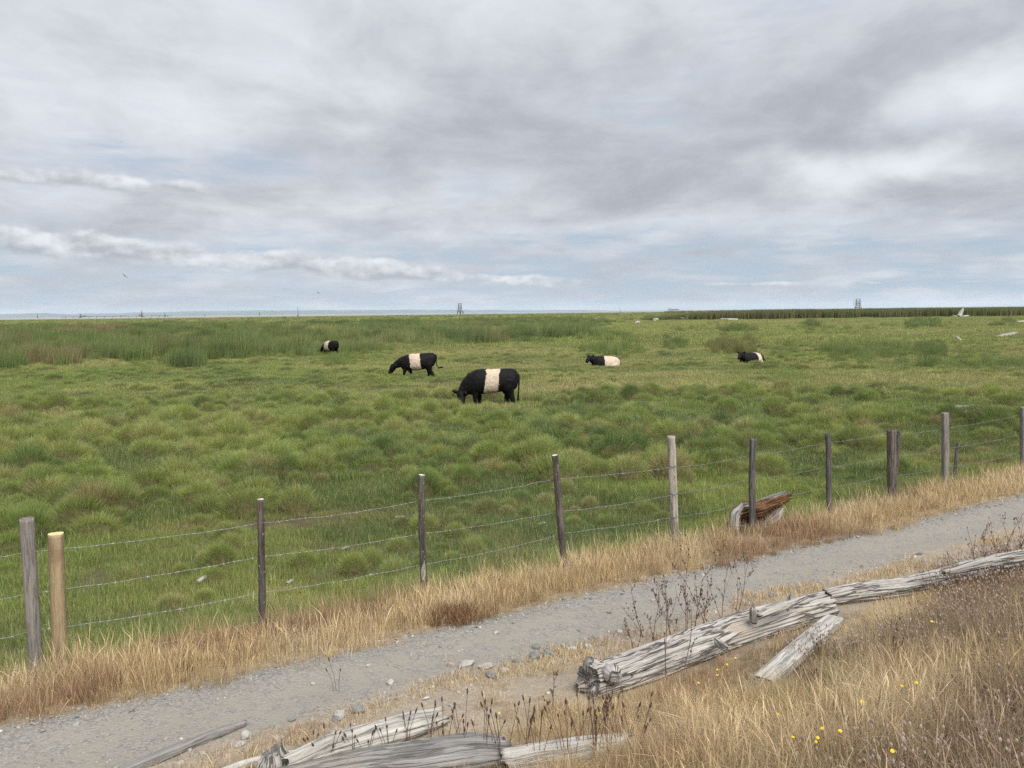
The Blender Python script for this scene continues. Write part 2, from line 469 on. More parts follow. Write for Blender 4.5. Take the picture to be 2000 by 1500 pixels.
def hills():
    m = plain_mat('forested_hill', (.03, .05, .045), (.06, .08, .06), .0006, .95)
    for nm, D, prof, lab in (('hills', 24000, [(-500, 6), (-200, 9), (0, 8), (60, 8.5), (90, 9.2), (140, 6.5), (200, 7), (270, 6), (330, 6.4), (390, 7.2), (450, 4.5), (500, 5.5), (520, 8), (560, 8.6), (600, 6.6), (680, 5), (720, 2.5), (760, .6), (800, -1)], 'low wooded hills across the water'),
                             ('far_hills', 27500, [(-500, 6), (100, 6), (300, 8), (380, 9), (450, 9.5), (520, 9), (600, 8), (800, 7), (1000, 4), (1150, 2), (1250, -1)], 'faint far mountain ridge beyond the hills')):
        xs = np.linspace(prof[0][0], prof[-1][0], 260); hh = np.interp(xs, [p[0] for p in prof], [p[1] for p in prof])
        hh = hh + (fbm(xs * .03, 0 * xs, D * .01, 4) - .5) * 2.2
        V, Fc = [], []; n = len(xs)
        for k, (fy, fz) in enumerate(((-.06, 0), (-.03, .6), (0, 1), (.05, .7), (.1, 0))):
            for xx, h in zip(xs, hh):
                d = ray(xx, 609); dd = D * (1 + fy); V.append((d[0] / d[1] * dd, dd, -3 + max(h, -1.5) * fz * D / F_PX))
        for k in range(4):
            for i in range(n - 1): Fc.append((k * n + i, k * n + i + 1, (k + 1) * n + i + 1, (k + 1) * n + i))
        tag(mesh_obj(nm, V, Fc, m, smooth=True), lab, kind='structure')
hills()

# ------------------------------------------------------------------ vegetation prototypes and scatter
def blades(n, seed, rad, h, w, lean=.5, wind=(0, 0), segs=3, seedhead=0.0, dead=.1, dome=None, power=1.0, stiff=1.0):
    """tuft of n blades: verts, faces, per-vertex brightness (bv) and dead share (bs); with dome they spring from a hummock"""
    r = np.random.default_rng(seed); U = r.uniform
    a = U(0, 2 * math.pi, n); q = np.sqrt(U(0, 1, n)) ** power; ca, sa = np.cos(a), np.sin(a)
    L = U(h[0], h[1], n); ph = U(0, 2 * math.pi, n)
    d = np.stack([np.cos(ph), np.sin(ph)], -1) * (U(.1, 1, n) * lean)[:, None] + np.array(wind) * U(.5, 1.3, n)[:, None]
    cur = np.stack([ca * q * rad, sa * q * rad, np.full(n, -.01)], -1)
    if dome:
        cur[:, 2] = dome * np.sqrt(np.maximum(0, 1 - q * q)) - .02
        nrm = np.stack([ca * q / rad, sa * q / rad, np.sqrt(np.maximum(0, 1 - q * q)) / dome], -1); nrm /= np.linalg.norm(nrm, axis=1)[:, None]
        outw = np.stack([ca, sa, np.zeros(n)], -1)
    dirh = np.column_stack([d, np.zeros(n)]); ln = np.linalg.norm(dirh, axis=1) + 1e-6
    fa = U(0, 2 * math.pi, n); side = np.stack([np.cos(fa), np.sin(fa), np.zeros(n)], -1)
    side -= dirh / ln[:, None] * ((side * dirh).sum(1) / ln)[:, None] * .6; side /= np.linalg.norm(side, axis=1)[:, None] + 1e-6
    ww = w * U(.6, 1.4, n); sd = U(0, 1, n) < seedhead; bv = U(0, 1, n); bs = np.where(U(0, 1, n) < dead, 1.0, U(0, .2, n))
    S = segs; rows = []
    for k in range(S + 1):
        t = k / S
        if dome:
            dr = nrm * .6 + np.array([0, 0, .85 - 1.5 * lean * t * t]) + outw * (.9 * q * t * lean)[:, None] + dirh * (.35 + t * .5)
        else:
            tl = np.minimum(1.0, ln * t ** 1.2 * .9)
            dr = dirh / ln[:, None] * tl[:, None]; dr[:, 2] += np.sqrt(np.maximum(.02, 1 - tl * tl)) * np.where(ln * t < 1.25 / stiff, 1, -.25)
        if k: cur = cur + dr / np.linalg.norm(dr, axis=1)[:, None] * (L / S)[:, None]
        wk = ww * np.where(sd, .5 if t < .62 else (2.0 if t < 1 else 0), 1 - t ** 2.0)
        if k < S: rows += [cur - side * wk[:, None] * .5, cur + side * wk[:, None] * .5]
        else: rows.append(cur.copy())
    nv = len(rows); V = np.stack(rows, 1).reshape(-1, 3); o = np.arange(n) * nv
    Fc = []
    for k in range(S - 1): Fc.append(np.stack([o + 2 * k, o + 2 * k + 1, o + 2 * k + 3, o + 2 * k + 2], -1))
    quads = np.concatenate(Fc).tolist(); tris = np.stack([o + nv - 3, o + nv - 2, o + nv - 1], -1).tolist()
    return V, quads + tris, np.repeat(bv, nv), np.repeat(bs, nv)

def dome_core(rad, h, seed):
    V, Fc = [(0, 0, h)], []; nr, na = 4, 14; r = np.random.default_rng(seed)
    for i in range(1, nr + 1):
        f = i / nr * math.pi / 2
        for k in range(na):
            a = 2 * math.pi * k / na; j = r.uniform(.92, 1.05); V.append((math.sin(f) * rad * math.cos(a) * j, math.sin(f) * rad * math.sin(a) * j, math.cos(f) * h * j - (.05 if i == nr else 0)))
    Fc += [(0, 1 + k, 1 + (k + 1) % na) for k in range(na)]
    for i in range(nr - 1): Fc += [(1 + i * na + k, 1 + (i + 1) * na + k, 1 + (i + 1) * na + (k + 1) % na, 1 + i * na + (k + 1) % na) for k in range(na)]
    return V, Fc, [.3] * len(V), [.25] * len(V)

def proto(coll, name, parts, mats):
    """joins (V, F, BV, BS, material slot) parts into a prototype that only the scatter uses"""
    V, Fc, BV, BS, MI, o = [], [], [], [], [], 0
    for (v, f, bv, bs, mi) in parts:
        V.append(np.asarray(v, float)); Fc += [[i + o for i in q] for q in f] if o else list(f); BV += list(bv); BS += list(bs); MI += [mi] * len(f); o += len(v)
    me = bpy.data.meshes.new(name); me.from_pydata(np.concatenate(V).tolist(), [], Fc); me.update()
    for nm, dat in (('bv', BV), ('bs', BS)):
        at = me.attributes.new(nm, 'FLOAT', 'POINT'); at.data.foreach_set('value', np.asarray(dat, np.float32))
    for mm in mats: me.materials.append(mm)
    me.polygons.foreach_set('material_index', MI)
    o = bpy.data.objects.new(name, me); coll.objects.link(o); return o

def scatter(name, coll, pos, rot, scl, idx, icol, label, kind='stuff', cat=None):
    n = len(pos)
    me = bpy.data.meshes.new(name); me.vertices.add(n); me.vertices.foreach_set('co', np.asarray(pos, np.float32).ravel())
    for nm, ty, key, dat in (('rot', 'FLOAT_VECTOR', 'vector', rot), ('scl', 'FLOAT_VECTOR', 'vector', scl), ('icol', 'FLOAT_VECTOR', 'vector', icol)):
        a = me.attributes.new(nm, ty, 'POINT'); a.data.foreach_set(key, np.asarray(dat, np.float32).ravel())
    a = me.attributes.new('idx', 'INT', 'POINT'); a.data.foreach_set('value', np.asarray(idx, np.int32))
    o = bpy.data.objects.new(name, me); C.objects.link(o)
    ng = bpy.data.node_groups.new(name + '_scatter', 'GeometryNodeTree')
    ng.interface.new_socket('Geometry', in_out='INPUT', socket_type='NodeSocketGeometry')
    ng.interface.new_socket('Geometry', in_out='OUTPUT', socket_type='NodeSocketGeometry')
    N, L = ng.nodes, ng.links
    gi, go = N.new('NodeGroupInput'), N.new('NodeGroupOutput')
    ci = N.new('GeometryNodeCollectionInfo'); ci.inputs['Collection'].default_value = coll
    ci.inputs['Separate Children'].default_value = True; ci.inputs['Reset Children'].default_value = True
    iop = N.new('GeometryNodeInstanceOnPoints'); iop.inputs['Pick Instance'].default_value = True
    def named(nm, ty):
        q = N.new('GeometryNodeInputNamedAttribute'); q.data_type = ty; q.inputs['Name'].default_value = nm; return q.outputs['Attribute']
    e = N.new('FunctionNodeEulerToRotation'); L.new(named('rot', 'FLOAT_VECTOR'), e.inputs[0])
    L.new(gi.outputs[0], iop.inputs['Points']); L.new(ci.outputs[0], iop.inputs['Instance'])
    L.new(named('idx', 'INT'), iop.inputs['Instance Index']); L.new(e.outputs[0], iop.inputs['Rotation'])
    L.new(named('scl', 'FLOAT_VECTOR'), iop.inputs['Scale']); L.new(iop.outputs[0], go.inputs[0])
    md = o.modifiers.new('scatter', 'NODES'); md.node_group = ng
    return tag(o, label, cat, kind=kind)

def sector(n, d0, d1, k=.8, w=2.0):
    """n points spread evenly over the ground the camera looks across, between depths d0 and d1"""
    out = []
    while sum(map(len, out)) < n:
        y = rng.uniform(d0, d1, n * 2); keep = rng.uniform(0, 1, n * 2) < (k * y + w) / (k * d1 + w); y = y[keep]
        out.append(np.stack([rng.uniform(-1, 1, len(y)) * (k * y + w), y], -1))
    return np.concatenate(out)[:n]

def lerp(a, b, t):
    t = np.asarray(t)[..., None]; return np.asarray(a) * (1 - t) + np.asarray(b) * t

def sstep(x, a, b):
    t = np.clip((np.asarray(x) - a) / (b - a), 0, 1); return t * t * (3 - 2 * t)

# patches of colour in the pasture: photo pixel, half size in metres (along view x, y), colour, strength
G_MID, G_DARK, G_LITE, G_YEL, G_BRN, G_BLUE = (.195, .272, .064), (.092, .162, .044), (.285, .345, .088), (.40, .385, .165), (.25, .17, .10), (.115, .200, .078)
ZONES = [(1120, 760, 9, 2.6, G_YEL, .75), (1230, 735, 6, 2, G_YEL, .6), (900, 800, 4, 1.6, G_YEL, .5), (60, 820, 5, 1.6, G_YEL, .45), (1050, 715, 8, 3, G_YEL, .5),
         (1650, 640, 40, 12, G_LITE, .5), (1880, 650, 25, 10, G_YEL, .4), (1300, 690, 12, 5, G_LITE, .5), (600, 740, 10, 3, G_LITE, .4), (430, 705, 8, 2, G_YEL, .5),
         (250, 770, 8, 2.2, G_MID, .5), (700, 860, 2.5, 1.4, G_BLUE, .5), (1300, 850, 3.0, 1.2, G_BLUE, .45), (1450, 810, 4, 1.2, G_BLUE, .4), (560, 1030, 1.1, .35, G_BRN, .95), (400, 1070, .9, .2, G_BRN, .5), (850, 1040, 1.0, .2, G_BRN, .5), (1180, 1000, 1.1, .25, G_BRN, .5), (1400, 980, .9, .2, G_BRN, .4), (700, 1120, 1.0, .2, G_BRN, .4), (250, 1130, .7, .2, G_BRN, .5), (720, 1010, 1.2, .35, G_BRN, .6),
         (640, 1085, 1.5, .25, G_BRN, .35), (1810, 880, 1.2, .6, G_BRN, .95), (1900, 905, 1.4, .5, G_BRN, .55), (1960, 870, 1.4, .5, G_BRN, .4), (300, 1040, .8, .3, G_BRN, .4), (990, 1005, 1.2, .3, G_BRN, .35), (1050, 930, 1.3, .3, G_BRN, .3),
         (420, 960, .8, .4, G_BRN, .3), (320, 950, .7, .4, G_BRN, .3), (1180, 855, .9, .4, G_YEL, .5), (480, 900, .7, .4, G_YEL, .35), (1500, 960, 2.0, .5, G_LITE, .5), (1330, 960, 1.6, .6, G_LITE, .45)]
ZW = [(flat(z[0], z[1]), *z[2:]) for z in ZONES]

def meadow_col(x, y):
    n1 = fbm(x * .09, y * .14, 1, 4); n2 = fbm(x * .45, y * .6, 2, 3); n3 = vnoise(x * 1.7, y * 1.7, 3)
    c = lerp(G_DARK, G_MID, sstep(n2, .28, .55)); c = lerp(c, G_LITE, sstep(n1, .42, .68) * .8)
    c = lerp(c, G_YEL, sstep(n1 * .6 + n3 * .4, .56, .78) * .55)
    c = lerp(c, G_BLUE, sstep(fbm(x * .3, y * .4, 7, 3), .55, .75) * .5)
    c = lerp(c, G_BRN, sstep(vnoise(x * .9, y * .9, 12), .84, .97) * .3)
    bare = np.zeros(len(x))
    for p, rx, ry, col, s in ZW:
        d = ((x - p[0]) / rx) ** 2 + ((y - p[1]) / ry) ** 2
        f = np.exp(-d * 1.2) * s * (.55 + .9 * n2); f = np.clip(f, 0, 1); c = lerp(c, col, f)
        if col is G_BRN: bare = np.maximum(bare, f)
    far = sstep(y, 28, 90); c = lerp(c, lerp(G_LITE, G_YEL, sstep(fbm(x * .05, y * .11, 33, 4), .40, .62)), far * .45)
    return c * (rng.uniform(.82, 1.18, len(x)))[:, None], bare

def euler_rand(n, tilt=.08):
    return np.stack([rng.normal(0, tilt, n), rng.normal(0, tilt, n), rng.uniform(0, 2 * math.pi, n)], -1)

def hidden_coll(name): return bpy.data.collections.new(name)

MOUND = [(-600, 860), (0, 835), (450, 815), (900, 820), (1500, 840), (2600, 700), (2600, 790), (1500, 925), (1250, 925), (900, 965), (600, 1000), (350, 1010), (0, 1090), (-600, 1150)]
TRAMPLE = [(-600, 1180), (0, 1090), (350, 1010), (600, 1000), (900, 965), (1250, 945), (1500, 935), (1800, 870), (2600, 800), (2600, 1100), (1500, 1100), (0, 1500), (-600, 1600)]

def meadow():
    gc = hidden_coll('meadow_prototypes')
    P = [MAT['green'], plain_mat('shaded_thatch', (.055, .045, .02), (.09, .085, .035), 12, .95)]  # hummock core: brown thatch, coloured darker to stand in for occlusion
    proto(gc, 'a_short', [(*blades(230, 1, .34, (.05, .13), .0055, .8, dead=.12), 0)], P)
    proto(gc, 'b_short', [(*blades(230, 2, .34, (.06, .17), .005, .9, dead=.18), 0)], P)
    proto(gc, 'c_long', [(*blades(230, 3, .32, (.12, .27), .005, 1.0, (.15, 0), dead=.12), 0)], P)
    proto(gc, 'd_long', [(*blades(200, 4, .30, (.16, .34), .005, .9, (.2, .05), seedhead=.06, dead=.16), 0)], P)
    proto(gc, 'e_tuss', [(*dome_core(.32, .26, 5), 1), (*blades(1300, 5, .34, (.10, .24), .0046, .8, (.15, .0), 4, dead=.06, dome=.32), 0)], P)
    proto(gc, 'f_tuss', [(*dome_core(.34, .22, 6), 1), (*blades(1250, 6, .37, (.11, .27), .0046, .9, (.3, .05), 4, dead=.14, dome=.30), 0)], P)
    proto(gc, 'g_tuss', [(*dome_core(.20, .16, 7), 1), (*blades(800, 7, .30, (.14, .32), .0046, .9, (.3, 0), 4, dead=.14, dome=.20), 0)], P)
    proto(gc, 'h_mid', [(*blades(240, 8, .75, (.06, .16), .012, .9, dead=.12), 0)], P)
    proto(gc, 'i_mid', [(*blades(240, 9, .75, (.05, .13), .012, .9, dead=.2), 0)], P)
    proto(gc, 'j_midseed', [(*blades(220, 10, .7, (.09, .22), .009, .7, (.1, 0), seedhead=.5, dead=.45), 0)], P)
    proto(gc, 'k_midtuss', [(*dome_core(.34, .20, 9), 1), (*blades(460, 11, .42, (.10, .24), .010, .8, (.2, 0), dead=.08, dome=.24), 0)], P)
    proto(gc, 'l_far', [(*blades(260, 12, 2.0, (.14, .34), .035, .8, dead=.12), 0)], P)
    proto(gc, 'm_far', [(*blades(260, 13, 2.0, (.10, .26), .035, .8, dead=.2), 0)], P)
    pos, rot, scl, idx, col = [], [], [], [], []
    def push(xy, sc, ix, c, dz=0.0, tilt=.08):
        n = len(xy); z = hz(xy[:, 0], xy[:, 1]) + dz
        pos.append(np.column_stack([xy, z])); rot.append(euler_rand(n, tilt)); idx.append(ix); col.append(c)
        scl.append(sc if sc.ndim == 2 else np.repeat(sc[:, None], 3, 1))
    # near turf
    xy = sector(21000, 5.5, 27); s = sdist(xy[:, 0], xy[:, 1]); xy = xy[s > 7.55 + (vnoise(xy[:, 0], xy[:, 1], 4) - .5) * .5]
    c, bare = meadow_col(xy[:, 0], xy[:, 1]); keep = rng.uniform(size=len(xy)) > bare * .85; xy, c, bare = xy[keep], c[keep], bare[keep]
    px, py = project(xy[:, 0], xy[:, 1], hz(xy[:, 0], xy[:, 1])); tr = in_poly(px, py, TRAMPLE); mo = in_poly(px, py, MOUND)
    hn = fbm(xy[:, 0] * .5, xy[:, 1] * .5, 9, 3)
    tall = np.where(tr, sstep(hn, .50, .72) * .6, np.where(mo, sstep(hn, .55, .75) * .35, sstep(hn, .45, .7) * .8))
    ix = np.where(rng.uniform(size=len(xy)) < tall, rng.integers(2, 4, len(xy)), rng.integers(0, 2, len(xy)))
    sc = rng.uniform(.75, 1.15, len(xy)) * np.where(tr, .80, 1.0) * (1 - .4 * bare)
    c = np.where(mo[:, None], lerp(c, G_DARK, np.full(len(c), .7)) * .9, c)  # turf between hummocks coloured darker to stand in for shade in the gaps
    push(xy, sc, ix, c)
    # hummocks
    cand = sector(17000, 8, 32); s = sdist(cand[:, 0], cand[:, 1]); cand = cand[s > 9.2]
    px, py = project(cand[:, 0], cand[:, 1], hz(cand[:, 0], cand[:, 1])); mo = in_poly(px, py, MOUND); tr = in_poly(px, py, TRAMPLE)
    pr = np.where(mo, .85 - .35 * sstep(px, 900, 1700), np.where(tr, .16, .10)); pr = pr * sstep(fbm(cand[:, 0] * .35, cand[:, 1] * .35, 21, 3), .30, .55) * 1.3
    cand = cand[rng.uniform(size=len(cand)) < pr]
    sel, cell = [], {}
    for i, q in enumerate(cand):
        kx, ky = int(q[0] / .5), int(q[1] / .5)
        if any((cand[j][0] - q[0]) ** 2 + (cand[j][1] - q[1]) ** 2 < .36 ** 2 for a in (-1, 0, 1) for bb in (-1, 0, 1) for j in cell.get((kx + a, ky + bb), [])): continue
        cell.setdefault((kx, ky), []).append(i); sel.append(i)
    tq = cand[sel]
    for u, v, rr_ in ((957, 788, 1.5), (930, 788, 1.5), (985, 788, 1.5), (1860, 808, 1.2), (1885, 806, 1.2), (1905, 802, 1.2), (1470, 1040, 1.0), (60, 1180, 1.6), (160, 1160, 1.2)):
        q = flat(u, v); tq = tq[np.hypot(tq[:, 0] - q[0], tq[:, 1] - q[1] + .4) > rr_]
    px, py = project(tq[:, 0], tq[:, 1], hz(tq[:, 0], tq[:, 1])); small = in_poly(px, py, TRAMPLE)
    n = len(tq); c, _ = meadow_col(tq[:, 0], tq[:, 1])
    br = rng.uniform(size=n) < .04; c[br] = lerp(c[br], (.32, .24, .13), np.full(br.sum(), .7)); br = rng.uniform(size=n) < .10; c[br] = lerp(c[br], G_YEL, np.full(br.sum(), .6))
    c = lerp(c, G_LITE, np.clip(rng.normal(.18, .35, n), 0, .9))
    sz = np.clip(rng.lognormal(-.27, .34, n), .36, 1.25) * np.where(small, .5, 1.0)
    push(tq, np.column_stack([sz, sz, sz * rng.uniform(.9, 1.45, n)]), rng.choice([4, 4, 5, 5, 6], n), c, -.03, .14)
    # middle distance
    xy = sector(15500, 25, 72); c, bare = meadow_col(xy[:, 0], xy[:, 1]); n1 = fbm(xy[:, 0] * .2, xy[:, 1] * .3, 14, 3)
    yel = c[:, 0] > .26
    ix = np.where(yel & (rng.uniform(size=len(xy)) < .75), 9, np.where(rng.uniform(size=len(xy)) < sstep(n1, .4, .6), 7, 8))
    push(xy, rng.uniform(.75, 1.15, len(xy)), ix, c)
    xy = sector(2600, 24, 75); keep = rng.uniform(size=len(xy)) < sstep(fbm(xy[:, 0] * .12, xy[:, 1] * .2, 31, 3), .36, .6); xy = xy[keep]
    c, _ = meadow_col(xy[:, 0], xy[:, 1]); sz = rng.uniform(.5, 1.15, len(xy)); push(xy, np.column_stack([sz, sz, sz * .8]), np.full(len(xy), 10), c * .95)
    # far turf
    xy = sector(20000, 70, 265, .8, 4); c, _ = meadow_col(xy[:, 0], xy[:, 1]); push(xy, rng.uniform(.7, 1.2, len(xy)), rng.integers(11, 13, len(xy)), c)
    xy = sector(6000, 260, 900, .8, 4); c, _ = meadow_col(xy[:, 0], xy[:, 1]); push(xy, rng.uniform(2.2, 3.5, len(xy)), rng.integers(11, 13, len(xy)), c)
    scatter('meadow_grass', gc, np.concatenate(pos), np.concatenate(rot), np.concatenate(scl), np.concatenate(idx), np.concatenate(col), 'lumpy green pasture grass with soft hummocks beyond the fence')

def reeds():
    gc = hidden_coll('reed_prototypes'); P = [MAT['reed']]
    for i in range(3): proto(gc, 'a%d' % i, [(*blades(150, 40 + i, .8, (1.0, 1.9), .022, .35, (.30, .05), 4, dead=.12), 0)], P)
    for i in range(3): proto(gc, 'b%d' % i, [(*blades(170, 50 + i, 1.5, (1.1, 2.1), .05, .4, (.32, .05), 3, dead=.12), 0)], P)
    for i in range(2): proto(gc, 'c%d' % i, [(*blades(240, 60 + i, 2.2, (2.3, 3.1), .09, .2, (.12, .0), 3, dead=.14), 0)], P)
    pos, rot, scl, idx, col = [], [], [], [], []
    RG, RD, RL, RB = (.140, .205, .058), (.082, .138, .042), (.230, .265, .095), (.23, .18, .10)
    def push(xy, sz, ix, c, hs=1.0):
        z = hz(xy[:, 0], xy[:, 1]) - .03; n = len(xy)
        pos.append(np.column_stack([xy, z])); r = euler_rand(n, .05); r[:, 2] = rng.normal(0, .5, n); rot.append(r)
        scl.append(np.column_stack([sz, sz, sz * hs])); idx.append(ix); col.append(c)
    def colr(xy, k=1.0):
        a = fbm(xy[:, 0] * .05 * k, xy[:, 1] * .09 * k, 5, 3); b2 = fbm(xy[:, 0] * .13 * k, xy[:, 1] * .2 * k, 15, 3)
        c = lerp(RD, RG, sstep(b2, .3, .55)); c = lerp(c, RL, sstep(a, .48, .66) * .8); c = lerp(c, RB, sstep(fbm(xy[:, 0] * .08 * k, xy[:, 1] * .2 * k, 25, 3), .62, .78) * .8)
        return c * rng.uniform(.85, 1.15, len(xy))[:, None]
    def px_of(xy): return project(xy[:, 0], xy[:, 1], hz(xy[:, 0], xy[:, 1]))
    COW_R = at_depth(648, 690, 62.0)
    LEFT = [(-900, 725), (0, 716), (110, 706), (260, 708), (420, 703), (560, 698), (640, 690), (760, 683), (900, 677), (1000, 670), (1100, 662), (1160, 657), (1130, 640), (1180, 630), (1000, 621), (-900, 640)]
    def clumps(d0, d1, n, rlo, rhi, hlo, hhi, dens, protos, low):
        """rounded stands of reed with ragged edges, over a lower filling"""
        cc = sector(n, d0, d1, .85, 4); px, py = px_of(cc); cc = cc[in_poly(px, py, LEFT)]
        for q in cc:
            Rr = rng.uniform(rlo, rhi); m_ = max(4, int(dens * Rr * Rr)); el = rng.uniform(1.0, 2.2)
            r_ = np.sqrt(rng.uniform(0, 1, m_)); a_ = rng.uniform(0, 6.28, m_); e = q + np.stack([np.cos(a_) * r_ * Rr * el, np.sin(a_) * r_ * Rr], -1)
            h_ = rng.uniform(hlo, hhi) * np.sqrt(np.maximum(.12, 1 - r_ ** 2 * .85)) * rng.uniform(.8, 1.15, m_)
            k = np.hypot(e[:, 0] - COW_R[0], e[:, 1] - COW_R[1]) > 2.2; e, h_ = e[k], h_[k]
            if not len(e): continue
            t_ = rng.uniform(); c0 = lerp(RD, RG, min(1, t_ * 1.6)) if t_ < .62 else (lerp(RG, RL, (t_ - .62) * 3) if t_ < .955 else np.array(RB))
            push(e, h_, rng.choice(protos, len(e)), c0 * rng.uniform(.85, 1.15, len(e))[:, None])
        e = sector(low, d0, d1, .85, 4); px, py = px_of(e); e = e[in_poly(px, py, LEFT) & (np.hypot(e[:, 0] - COW_R[0], e[:, 1] - COW_R[1]) > 1.6)]
        push(e, rng.uniform(.25, .48, len(e)), rng.choice(protos, len(e)), colr(e))
    e = sector(4200, 50, 100, .85, 4); px, py = px_of(e); fy = np.interp(px, [q[0] for q in LEFT[:12]], [q[1] for q in LEFT[:12]]); k = (py > fy - 8) & (py < fy + 26 * vnoise(e[:, 0] * .25, e[:, 1] * .2, 44) ** 2) & (np.hypot(e[:, 0] - COW_R[0], e[:, 1] - COW_R[1]) > 1.6); e = e[k]; push(e, rng.uniform(.14, .34, len(e)), rng.integers(0, 3, len(e)), lerp(colr(e), G_LITE, .3))
    clumps(57, 105, 330, 1.4, 3.6, .6, 1.35, 2.6, [0, 1, 2], 2600)
    clumps(100, 270, 520, 2.5, 7.0, .6, 1.15, .9, [3, 4, 5], 5200)
    # denser belt along the near edge on the left
    t = np.linspace(0, 1, 900); ex = -900 + 1700 * rng.uniform(size=900); ey = np.interp(ex, [q[0] for q in LEFT[:9]], [q[1] for q in LEFT[:9]]) + 7 * np.sin(ex * .021) + 5 * np.sin(ex * .053 + 1) - rng.uniform(-3, 13, 900)
    e = flat(ex, ey)[:, :2]; a = fbm(e[:, 0] * .12, e[:, 1] * .05, 3, 3); ks = rng.uniform(size=900) < .08 + .92 * sstep(a, .42, .56)
    k2 = ks & (np.hypot(e[:, 0] - COW_R[0], e[:, 1] - COW_R[1]) > 1.5); e = e[k2]; push(e, rng.uniform(.3, .8, len(e)) * (.45 + .75 * sstep(a[k2], .42, .58)), rng.integers(0, 3, len(e)), colr(e))
    # separate clumps in the pasture: pixel extent of the base line, depth spread m, height, colour
    for x0, x1, y0, y1, n, h, cc in ((1120, 1260, 676, 682, 110, .62, RG), (1285, 1345, 670, 675, 40, .55, RD), (1378, 1482, 676, 681, 80, .62, (.13, .12, .045)), (1500, 1570, 680, 684, 30, .42, RG),
                                     (1600, 1690, 684, 690, 70, .55, RG), (1660, 1790, 686, 693, 90, .60, RG), (1770, 1850, 688, 696, 60, .6, RD), (1850, 1960, 690, 700, 50, .4, RG), (1770, 1835, 637, 639, 26, 1.0, RD), (1680, 1900, 638, 640, 30, .5, RG),
                                     (600, 700, 697, 703, 70, .42, RG), (620, 690, 693, 697, 30, .5, RG), (1250, 1500, 640, 644, 80, .38, (.10, .12, .04)), (1500, 1760, 640, 644, 60, .45, RG), (1060, 1170, 637, 641, 60, .9, RD), (1400, 1480, 645, 650, 20, .7, RD), (950, 1250, 655, 662, 90, .6, RG), (1560, 1600, 634, 637, 10, .8, RD), (1930, 2000, 634, 637, 16, .7, RD)):
        n = int(n * 1.5); uq = rng.uniform(-.08, 1.08, n); q = flat(x0 + (x1 - x0) * uq, (y0 + y1) / 2 + rng.normal(0, 1.4, n) * (y1 - y0))[:, :2]; hw = (1 - .65 * np.abs(2 * uq - 1) ** 3) * (.5 + .75 * vnoise(q[:, 0] * .35, q[:, 1] * .12, 6)); far = q[:, 1] > 95
        push(q, rng.uniform(.65, 1.15, n) * h * hw * .95, np.where(far, rng.integers(3, 6, n), rng.integers(0, 3, n)), lerp(np.asarray(cc), G_MID, .25) * rng.uniform(.8, 1.2, n)[:, None])
    # tall belt of cattails behind the far fence on the right, and the marsh beyond
    u = rng.uniform(0, 1, 2600); Dp = rng.uniform(248, 300, 2600); X = Dp * ((1255 - 1000) / F_PX + u * 1.0)
    e = np.stack([X, Dp], -1); hgt = .30 + .72 * sstep((X / Dp) * F_PX + 1000, 1240, 1420) ; hgt = hgt * rng.uniform(.88, 1.08, len(e)) * (.86 + .3 * fbm(e[:, 0] * .06, e[:, 1] * .02, 4, 3))
    push(e, hgt, rng.integers(6, 8, len(e)), lerp((.085, .13, .042), (.12, .14, .06), sstep(fbm(e[:, 0] * .03, e[:, 1] * .03, 2, 3), .4, .65)) * rng.uniform(.85, 1.1, len(e))[:, None])
    e = sector(6500, 265, 1000, .85, 4); pxx = e[:, 0] / e[:, 1] * F_PX + 1000; hh = np.where(pxx > 1300, .8, .42) * rng.uniform(.8, 1.2, len(e))
    push(e, hh * 1.0, rng.integers(6, 8, len(e)), colr(e, .35), 1.0)
    scatter('marsh_reeds', gc, np.concatenate(pos), np.concatenate(rot), np.concatenate(scl), np.concatenate(idx), np.concatenate(col), 'tall green marsh reeds swept by wind behind the pasture')

def clover_proto(seed):
    r = np.random.default_rng(seed); parts = []
    parts.append((*blades(10, seed, .06, (.05, .14), .006, .9, dead=.6), 0))
    for i in range(9):
        a = r.uniform(0, 6.28); L = r.uniform(.10, .22); ln = r.uniform(.05, .5); b0 = np.array([math.cos(a), math.sin(a), 0]) * r.uniform(0, .05)
        tip = b0 + np.array([math.cos(a) * ln * L, math.sin(a) * ln * L, L]); v, f = tube([b0, (b0 + tip) / 2 + [0, 0, .01], tip], [.0014, .0012, .001], 3)
        parts.append((v, f, [.2] * len(v), [1.0] * len(v), 0))
        hv, hf = tube([tip - [0, 0, .002], tip + [0, 0, .004], tip + [0, 0, .011], tip + [0, 0, .017]], [.003, .0062, .006, .002], 5)
        parts.append((hv, hf, [r.uniform(.3, 1)] * len(hv), [0.0] * len(hv), 1))
    return parts

LOG_LINES = [[(1152, 1350), (1300, 1300), (1500, 1232), (1612, 1200)], [(1617, 1178), (1760, 1158), (1932, 1122), (2100, 1090)], [(1490, 1340), (1635, 1215)], [(200, 1530), (476, 1416)], [(560, 1505), (730, 1450), (856, 1415)], [(480, 1560), (700, 1515), (985, 1480)], [(990, 1498), (1225, 1462)]]

def near_logs(xy):
    """distance on plan to the nearest piece of wood lying by the path"""
    d = np.full(len(xy), 9.0)
    for ln in LOG_LINES:
        P2 = [hit(u, v)[:2] for u, v in ln]
        for a, b2 in zip(P2[:-1], P2[1:]):
            ab = b2 - a; t = np.clip(((xy - a) @ ab) / (ab @ ab), 0, 1); d = np.minimum(d, np.linalg.norm(xy - a - t[:, None] * ab, axis=1))
    return d

